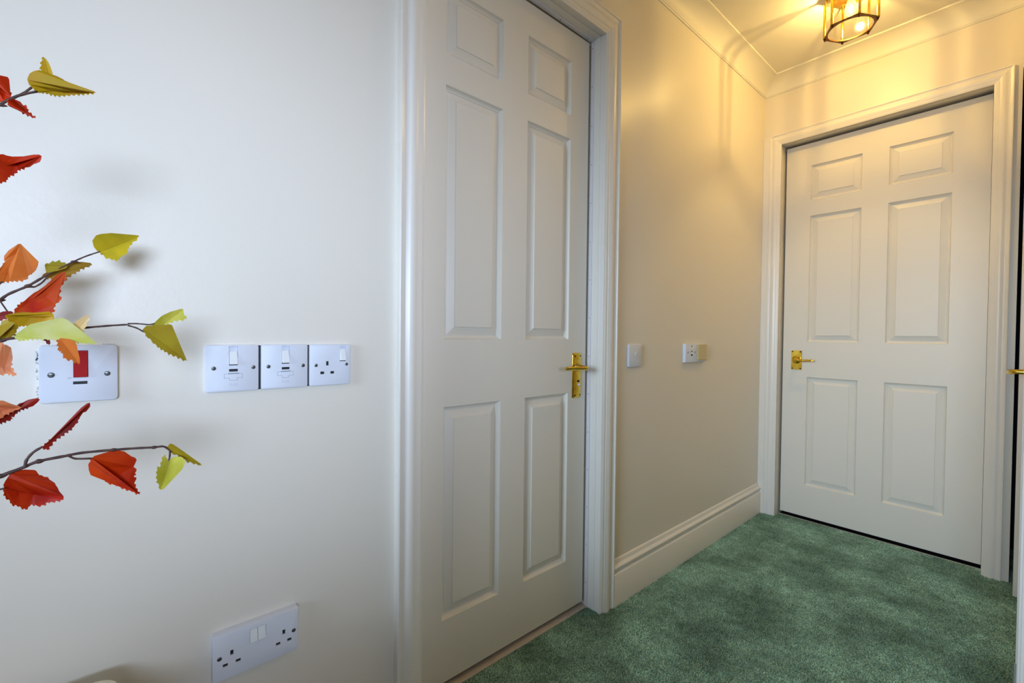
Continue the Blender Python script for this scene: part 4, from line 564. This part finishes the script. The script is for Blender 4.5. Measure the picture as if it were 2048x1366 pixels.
# ------------------------------------------------------------ sockets and switches on the left wall
def plate(name, y0, z0, w, h, t, label, cat, group=None, m='plastic', r=.0045, cuts=(), edge=.0016):
    """moulded plate on the plane x=0; origin at its lower corner"""
    o = empty(name, (0, y0, z0), label, cat, group)
    bm = bmesh.new()
    def ring(ins, x):
        out = []
        rr = max(r-ins, .0008)
        for cy, cz, a0 in ((w-ins-rr, h-ins-rr, 0), (ins+rr, h-ins-rr, 90), (ins+rr, ins+rr, 180), (w-ins-rr, ins+rr, 270)):
            for k in range(5):
                a = math.radians(a0+k*22.5); out.append(bm.verts.new((x, cy+rr*math.cos(a), cz+rr*math.sin(a))))
        return out
    rg = [ring(0, 0), ring(0, t-edge), ring(edge*.35, t-edge*.35), ring(edge, t)]
    for a, b in zip(rg, rg[1:]):
        for k in range(20): bm.faces.new((a[k], a[(k+1) % 20], b[(k+1) % 20], b[k]))
    bm.faces.new(rg[0]); bm.faces.new(rg[-1])
    f = obj('faceplate', bm, M[m], o)
    if cuts: cut(f, [(t-.0065, a, c, t+.01, b, d) for a, b, c, d in cuts])
    for p in f.data.polygons: p.use_smooth = True
    f.data.set_sharp_from_angle(angle=math.radians(30))
    return o
def plate_screw(par, y, z, t, r=.0036):
    bm = disc((t-.0004, y, z), 'x', r, .0012, 16)
    s = obj('screw', bm, M['screw'], par, smooth=50)
    obj('slot', B(t+.0003, y-r*.8, z-.0005, t+.0010, y+r*.8, z+.0005), M['dark'], s)
def rocker(par, y0, y1, z0, z1, t, m='plastic_bright', tilt=.0032, name='rocker', up=True, label=None):
    """tilted rocker: proud at one end"""
    bm = bmesh.new()
    hi, lo = (t+tilt, t-.0010)
    a, b = (hi, lo) if not up else (lo, hi)      # x at top, x at bottom
    v = [bm.verts.new(p) for p in ((t-.006, y0, z0), (t-.006, y1, z0), (t-.006, y1, z1), (t-.006, y0, z1), (b, y0, z0), (b, y1, z0), (a, y1, z1), (a, y0, z1))]
    for q in ((3, 2, 1, 0), (4, 5, 6, 7), (0, 1, 5, 4), (1, 2, 6, 5), (2, 3, 7, 6), (3, 0, 4, 7)): bm.faces.new([v[i] for i in q])
    bmesh.ops.bevel(bm, geom=bm.edges[:], offset=.0005, segments=1, affect='EDGES')
    return obj(name, bm, M[m], par, label=label)
def inset(par, name, y0, y1, z0, z1, t, m='dark', label=None):
    return obj(name, B(t-.0068, y0, z0, t-.0030, y1, z1), M[m], par, label=label)
def text(par, s, y, z, x, size, m, ext=.0003):
    c = bpy.data.curves.new('t', 'FONT'); c.body = s; c.size = size; c.extrude = ext; c.align_x = 'CENTER'; c.resolution_u = 3
    o = bpy.data.objects.new('t', c); COL.objects.link(o)
    me = bpy.data.meshes.new_from_object(o.evaluated_get(bpy.context.evaluated_depsgraph_get()))
    bpy.data.objects.remove(o); me.materials.clear()
    me.transform(Matrix(((0, 0, 1, x), (1, 0, 0, y), (0, 1, 0, z), (0, 0, 0, 1))))
    return link('lettering', me, M[m], par)

G = 'white wall plates in a row beside the first door'
def spur(y0, label):
    t = .0086; w = .0846
    o = plate('fused_spur', y0, 0.8668, w, .0866, t, label, 'socket', G, cuts=[(.0362, .0500, .0486, .0840)])
    # recess walls for the rocker, rocker, black neon window, fuse carrier
    obj('rocker_recess', B(t-.0068, .0362, .0495, t-.0058, .0500, .0840), M['plastic'], o)
    rocker(o, .0368, .0494, .0505, .0750, t, tilt=.0055)
    obj('neon_window', B(t-.0004, .0362, .0372, t+.0002, .0500, .0420), M['dark'], o)
    obj('rocker_shade', B(t-.0056, .0362, .0486, t-.0006, .0500, .0510), M['dark'], o)  # black plate standing for the shadow line under the rocker
    obj('shade_strip', B(.0002, w, .001, .0030, w+.0042, .0850), M['dark'], o)  # black strip added for the shade between neighbouring plates
    obj('slot', B(t-.0004, .0345, .0330, t+.0004, .0520, .0345), M['line'], o)
    bm = bmesh.new()
    path = [(.0285, .0330), (.0575, .0330), (.0575, .0255), (.0490, .0255), (.0490, .0210), (.0370, .0210), (.0370, .0255), (.0285, .0255), (.0285, .0330)]
    e = .00022
    for (a, b), (c, d) in zip(path, path[1:]):
        box(bm, t-.0003, min(a, c)-e, min(b, d)-e, t+.00012, max(a, c)+e, max(b, d)+e)
    fc_ = obj('fuse_carrier', bm, M['line'], o)
    text(o, 'FUSE', .0432, .0110, t, .0064, 'emboss', .00035)
    plate_screw(o, .0125, .0440, t); plate_screw(o, .0755, .0440, t)
    return o
spur(0.1080, 'white fused spur switch plate, leftmost in the row of three')
spur(0.1966, 'white fused spur switch plate in the middle of the row of three')
def pins(o, cy, cz, t, s=1.0):
    for a, b, c, d in ((-.0026, .0026, .0080, .0170), (-.0142, -.0062, -.0096, -.0042), (.0062, .0142, -.0096, -.0042)):
        inset(o, 'pin_hole', cy+a, cy+b, cz+c, cz+d, t)
def pincuts(cy, cz):
    return [(cy-.0026, cy+.0026, cz+.0080, cz+.0170), (cy-.0142, cy-.0062, cz-.0096, cz-.0042), (cy+.0062, cy+.0142, cz-.0096, cz-.0042)]
t = .0090
o = plate('power_socket', 0.2846, 0.8672, .0850, .0860, t, 'white single switched socket, rightmost in the row of three', 'socket', G, cuts=pincuts(.0355, .0335)+[(.0612, .0735, .0497, .0815)])
pins(o, .0355, .0335, t)
obj('rocker_recess', B(t-.0068, .0612, .0500, t-.0058, .0735, .0815), M['plastic'], o)
rocker(o, .0617, .0730, .0515, .0755, t, tilt=.0055)
obj('rocker_shade', B(t-.0056, .0612, .0498, t-.0006, .0735, .0518), M['dark'], o)  # rocker's shadow line put in as a black plate
plate_screw(o, .0125, .0425, t, .0034); plate_screw(o, .0755, .0430, t, .0032)
# red cooker switch
t = .0105
o = plate('cooker_switch', -0.0968, 0.8668, .0880, .0880, t, 'white cooker switch plate with a big red rocker, behind the leaves', 'switch', cuts=[(.0368, .0535, .0380, .0800)], r=.0055)
rocker(o, .0372, .0530, .0385, .0790, t, 'red', .0040, up=True, label='red rocker')
obj('neon_window', B(t-.0004, .0365, .0275, t+.0002, .0525, .0320), M['dark'], o)
text(o, 'on', .0328, .0365, t, .0040, 'screw', .0002)
plate_screw(o, .0130, .0430, t, .0040); plate_screw(o, .0755, .0425, t, .0038)
# chipped filler along its left side
bm = bmesh.new()
for i in range(26):
    z = .004+.078*random.random(); y = -.0015-.0018*random.random(); s = .0006+.0011*random.random()
    if random.random() < .35: z = .058+.02*random.random()
    box(bm, -.0005, y-s*.5, z-s, .0006, y+s*.5, z+s)
for i in range(5): box(bm, -.0005, .070+i*.003, .0885, .0006, .0715+i*.003, .0894)
obj('paint_chips', bm, M['screw'], o, kind='stuff')
# low double socket
t = .0170
cc = pincuts(.0300, .0330)+pincuts(.1180, .0330)+[(.0572, .0880, .0480, .0745)]
cc[-1] = (.0590, .0862, .0490, .0745)
o = plate('double_socket', 0.1174, 0.3400, .1450, .0850, t, 'white double socket with two rockers, low on the wall below the row', 'socket', cuts=cc, r=.0016, edge=.0010)
pins(o, .0300, .0330, t); pins(o, .1180, .0330, t)
obj('rocker_recess', B(t-.0068, .0590, .0490, t-.0062, .0862, .0745), M['line'], o)
rocker(o, .0594, .0722, .0497, .0738, t, tilt=.0022); rocker(o, .0728, .0858, .0497, .0738, t, tilt=.0022)
plate_screw(o, .0105, .0415, t, .0038); plate_screw(o, .1360, .0410, t, .0038)
# light switch between the doors
t = .0080
o = plate('light_switch', 1.4055, 0.8600, .0870, .0850, t, 'white single light switch right of the first door frame', 'switch', r=.006, edge=.0022, cuts=[(.0400, .0475, .0310, .0545)])
rocker(o, .0405, .0470, .0315, .0540, t, 'plastic', .0040, up=False, name='toggle')
# small socket with a cream cover plate
t = .013
o = plate('service_outlet', 1.8150, 0.8640, .1820, .0800, t, 'white surface outlet with four dark holes and a mustard cover, further along', 'outlet', r=.002, edge=.0010, m='plastic')
for a, b, c, d in ((.0185, .0225, .0390, .0470), (.0810, .0850, .0390, .0470), (.0470, .0590, .0455, .0495), (.0460, .0600, .0280, .0350), (.0485, .0575, .0680, .0720)):
    obj('pin_hole', B(t-.0002, a, c, t+.0004, b, d), M['dark'], o)
obj('key_slot', B(t-.0002, .0465, .0500, t+.0005, .0595, .0670, .0003, 1), M['plastic_bright'], o)
obj('cover_plate', B(t-.0005, .1020, .0080, t+.0060, .1815, .0780, .0015, 1), M['plastic_cream'], o, label='mustard cream cover')

# ------------------------------------------------------------ ceiling lantern
LX, LY, LZ0, LZ1, LR = 0.487, 2.180, 2.203, 2.350, 0.0915
lan = empty('ceiling_lantern', (LX, LY, CH), 'brass hexagonal ceiling lantern with clear glass and a lit bulb', 'lamp')
def lp(x, y, z): return (x, y, z-CH)
hx = [(math.cos(math.radians(60*k)), math.sin(math.radians(60*k))) for k in range(6)]
def hexring(z0, z1, ro, ri, circ=False, n=8):
    bm = bmesh.new()
    def outer(z): 
        v = []
        for k in range(6):
            a, b = hx[k], hx[(k+1) % 6]
            for j in range(n): v.append(bm.verts.new(lp(ro*(a[0]+(b[0]-a[0])*j/n), ro*(a[1]+(b[1]-a[1])*j/n), z)))
        return v
    def inner(z):
        v = []
        for k in range(6):
            for j in range(n):
                if circ: an = math.radians(60*(k+j/n)); v.append(bm.verts.new(lp(ri*math.cos(an), ri*math.sin(an), z)))
                else:
                    a, b = hx[k], hx[(k+1) % 6]; v.append(bm.verts.new(lp(ri*(a[0]+(b[0]-a[0])*j/n), ri*(a[1]+(b[1]-a[1])*j/n), z)))
        return v
    o0, o1, i0, i1 = outer(z0), outer(z1), inner(z0), inner(z1); m = len(o0)
    for k in range(m):
        q = (k+1) % m
        bm.faces.new((o0[k], o0[q], o1[q], o1[k])); bm.faces.new((i0[k], i1[k], i1[q], i0[q]))
        bm.faces.new((o0[k], i0[k], i0[q], o0[q])); bm.faces.new((o1[k], o1[q], i1[q], i1[k]))
    return bm
obj('bottom_ring', hexring(LZ0, LZ0+.005, LR, LR*.80, True), M['brass_dark'], lan, smooth=30)
obj('top_ring', hexring(LZ1-.006, LZ1, LR, LR*.72, True), M['brass'], lan, smooth=30)
bm = bmesh.new(); lathe(bm, [(.072, LZ1-CH), (.078, LZ1+.004-CH), (.078, CH-.003-CH), (.070, -.0002)], (0, 0, 0), 'z', 36); obj('ceiling_rose', bm, M['brass'], lan, smooth=40)
gr = LR*.955
for k in range(6):
    a, b = hx[k], hx[(k+1) % 6]
    ca, cb = Vector((a[0], a[1], 0)), Vector((b[0], b[1], 0))
    bm = bmesh.new()
    A_, B_ = ca*gr, cb*gr; nrm = ((ca+cb)/2).normalized()*.0012
    vs = [bm.verts.new((p.x+q.x, p.y+q.y, z-CH)) for z in (LZ0+.005, LZ1-.006) for p, q in ((A_, -nrm), (B_, -nrm), (B_, nrm), (A_, nrm))]
    for q in ((0, 1, 5, 4), (1, 2, 6, 5), (2, 3, 7, 6), (3, 0, 4, 7), (0, 3, 2, 1), (4, 5, 6, 7)): bm.faces.new([vs[i] for i in q])
    obj('pane', bm, M['glass'], lan)
    # post: folded brass corner
    bm = bmesh.new()
    tube(bm, [(a[0]*gr, a[1]*gr, LZ0+.005-CH), (a[0]*gr, a[1]*gr, LZ1-.006-CH)], (.0052, .0052), 8)
    obj('post', bm, M['brass'], lan, smooth=60)
    bm = bmesh.new(); lathe(bm, [(.0018, 0), (.0038, -.001), (.0042, -.004), (.003, -.0068), (.001, -.008)], (a[0]*LR*.93, a[1]*LR*.93, LZ0-CH), 'z', 10)
    obj('finial', bm, M['brass_dark'], lan, smooth=50)
bm = bmesh.new(); lathe(bm, [(.0165, LZ1+.003-CH), (.0165, LZ1-.028-CH), (.013, LZ1-.034-CH)], (0, 0, 0), 'z', 20); obj('lamp_holder', bm, M['brass'], lan, smooth=40)
bz = LZ1-.030-CH
bm = bmesh.new(); lathe(bm, [(.010, bz), (.012, bz-.006), (.0185, bz-.022), (.0200, bz-.036), (.0165, bz-.052), (.009, bz-.063), (.003, bz-.067)], (0, 0, 0), 'z', 20)
bulb = obj('bulb', bm, M['bulb'], lan, smooth=60)
bm = bmesh.new(); lathe(bm, [(.003, bz-.020), (.0065, bz-.028), (.0075, bz-.038), (.005, bz-.050), (.002, bz-.054)], (0, 0, 0), 'z', 12)
obj('filament', bm, M['filament'], bulb, smooth=60)
pd = bpy.data.lights.new('lantern_bulb', 'POINT'); pd.energy = LAMP_POWER; pd.color = (1.0, 0.69, 0.23); pd.shadow_soft_size = 0.013
po = bpy.data.objects.new('lantern_bulb', pd); COL.objects.link(po); po.location = (LX, LY, CH+bz-.036)

# ------------------------------------------------------------ side table, vase and the autumn branches
tb = empty('side_table', (0.20, -0.27, 0), 'cream side table with rounded corners, only its corner showing at the bottom edge', 'table')
TZ = 0.437
def rrect(bm, x0, y0, x1, y1, z0, z1, r, e=.004):
    def ring(ins, z):
        v = []
        for cx, cy, a0 in ((x1-r, y1-r, 0), (x0+r, y1-r, 90), (x0+r, y0+r, 180), (x1-r, y0+r, 270)):
            for k in range(7):
                a = math.radians(a0+k*15); v.append(bm.verts.new((cx+(r-ins)*math.cos(a), cy+(r-ins)*math.sin(a), z)))
        return v
    rg = [ring(e, z0), ring(0, z0+e), ring(0, z1-e), ring(e*.3, z1-e*.3), ring(e, z1)]
    for a, b in zip(rg, rg[1:]):
        n = len(a)
        for k in range(n): bm.faces.new((a[k], a[(k+1) % n], b[(k+1) % n], b[k]))
    bm.faces.new(rg[0]); bm.faces.new(rg[-1])
bm = bmesh.new(); rrect(bm, -.165, -.26, .165, .262, TZ-.024, TZ, .035); obj('table_top', bm, M['cream'], tb, smooth=35)
for sx in (-.125, .125):
    for sy in (-.215, .215):
        bm = bmesh.new(); tube(bm, [(sx, sy, TZ-.024), (sx, sy, 0)], [.017, .012], 14); obj('leg', bm, M['cream'], tb, smooth=60)
vz = empty('vase', (0.22, -0.42, TZ), 'white vase holding the autumn branches on the side table', 'vase')
bm = bmesh.new(); lathe(bm, [(.045, 0), (.062, .03), (.068, .08), (.055, .14), (.032, .18), (.030, .20), (.036, .215), (.030, .215), (.024, .19), (.028, .16), (.03, .02)], (0, 0, 0), 'z', 28); obj('body', bm, M['ceramic'], vz, smooth=60)

BR = {
 'top': ('autumn twig with ochre and red leaves, topmost of the five', None),
 'second': ('twig ending in a single dark red leaf below the topmost twig', None),
 'third': ('forked twig with yellow leaf at its tip and a big red-orange leaf', None),
 'fourth': ('twig with pale yellow and green leaves reaching across the red cooker switch', None),
 'fifth': ('lowest twig with two round red leaves and olive leaves at its tip', None)}
roots = {}
for k, (lab, _) in BR.items():
    roots[k] = empty('autumn_twig', (0, 0, 0), lab, 'branch', 'autumn twigs standing in the vase')
LM = {'red': 'red_leaf'}
for br, wd, pts in STEMS:
    P = [Vector(q)/1000 for q in pts]
    bm = bmesh.new(); sp = smooth_pts(P, 4)
    r = wd*.00040
    tube(bm, sp, [r*(1.12-.25*i/len(sp)+.10*math.sin(i*2.1)) for i in range(len(sp))], 8)
    if len(P) > 4:   # buds along the twig
        for q in P[2:-1:2]:
            lathe(bm, [(r*.5, -.003), (r*1.55, -.0005), (r*1.3, .002), (r*.3, .005)], q, 'y', 8)
    obj('stem', bm, M['twig'], roots[br], smooth=60)
# the part of every twig that runs down into the vase
def lead(br, q0, r):
    q0 = Vector(q0)/1000; end = Vector((.22+random.uniform(-.012, .012), -.42+random.uniform(-.012, .012), TZ+.10)); top = Vector((end.x, end.y, TZ+.24))
    mid = (q0+top)/2 + Vector((0, -.02, .03 if q0.z > top.z else .05))
    bm = bmesh.new(); sp = smooth_pts([q0, mid, top, end], 6); tube(bm, sp, r, 8); obj('stem', bm, M['twig'], roots[br], smooth=60)
for br, i in (('top', 0), ('second', 2), ('third', 3), ('fourth', 7), ('fifth', 12)):
    lead(br, STEMS[i][2][0], .0014)
bm = bmesh.new(); a = [s for s in STEMS if s[0] == 'third']
tube(bm, [Vector(a[3][2][0])/1000, Vector(a[0][2][0])/1000+Vector((0, .05, .01))], .0008, 6); obj('stem', bm, M['twig'], roots['third'])
bm = bmesh.new(); a = [s for s in STEMS if s[0] == 'fifth']
tube(bm, [Vector(a[5][2][0])/1000, Vector(a[0][2][0])/1000], .0008, 6); obj('stem', bm, M['twig'], roots['fifth'])
for br, colr, s1, s2, mid in LEAVES:
    # blade: front and back surfaces 0.35 mm apart, folded along the midrib
    bm = bmesh.new(); off = Vector((-.00035, 0, 0)); sides = []
    for dx in (Vector(), off):
        a = [bm.verts.new(Vector(q)/1000+dx) for q in s1]; b = [bm.verts.new(Vector(q)/1000+dx) for q in s2]; m_ = [bm.verts.new(Vector(q)/1000+dx) for q in mid]
        bmesh.ops.triangulate(bm, faces=[bm.faces.new(a + m_[::-1]), bm.faces.new([a[0]] + m_ + [a[-1]] + b[::-1])], ngon_method='EAR_CLIP')
        sides.append(a + b[::-1])
    n = len(sides[0])
    for k in range(n):
        q = (k+1) % n
        bm.faces.new((sides[0][k], sides[0][q], sides[1][q], sides[1][k]))
    o = obj('leaf', bm, M[LM.get(colr, colr)], roots[br])
    # midrib vein
    vb = bmesh.new(); pts = [Vector(s1[0])/1000]+[Vector(q)/1000 for q in mid]+[Vector(s1[-1])/1000]
    tube(vb, [p+Vector((.0003, 0, 0)) for p in pts], [.00055, .0005, .0004, .0003, .00015], 6); obj('vein', vb, M[LM.get(colr, colr)], o)
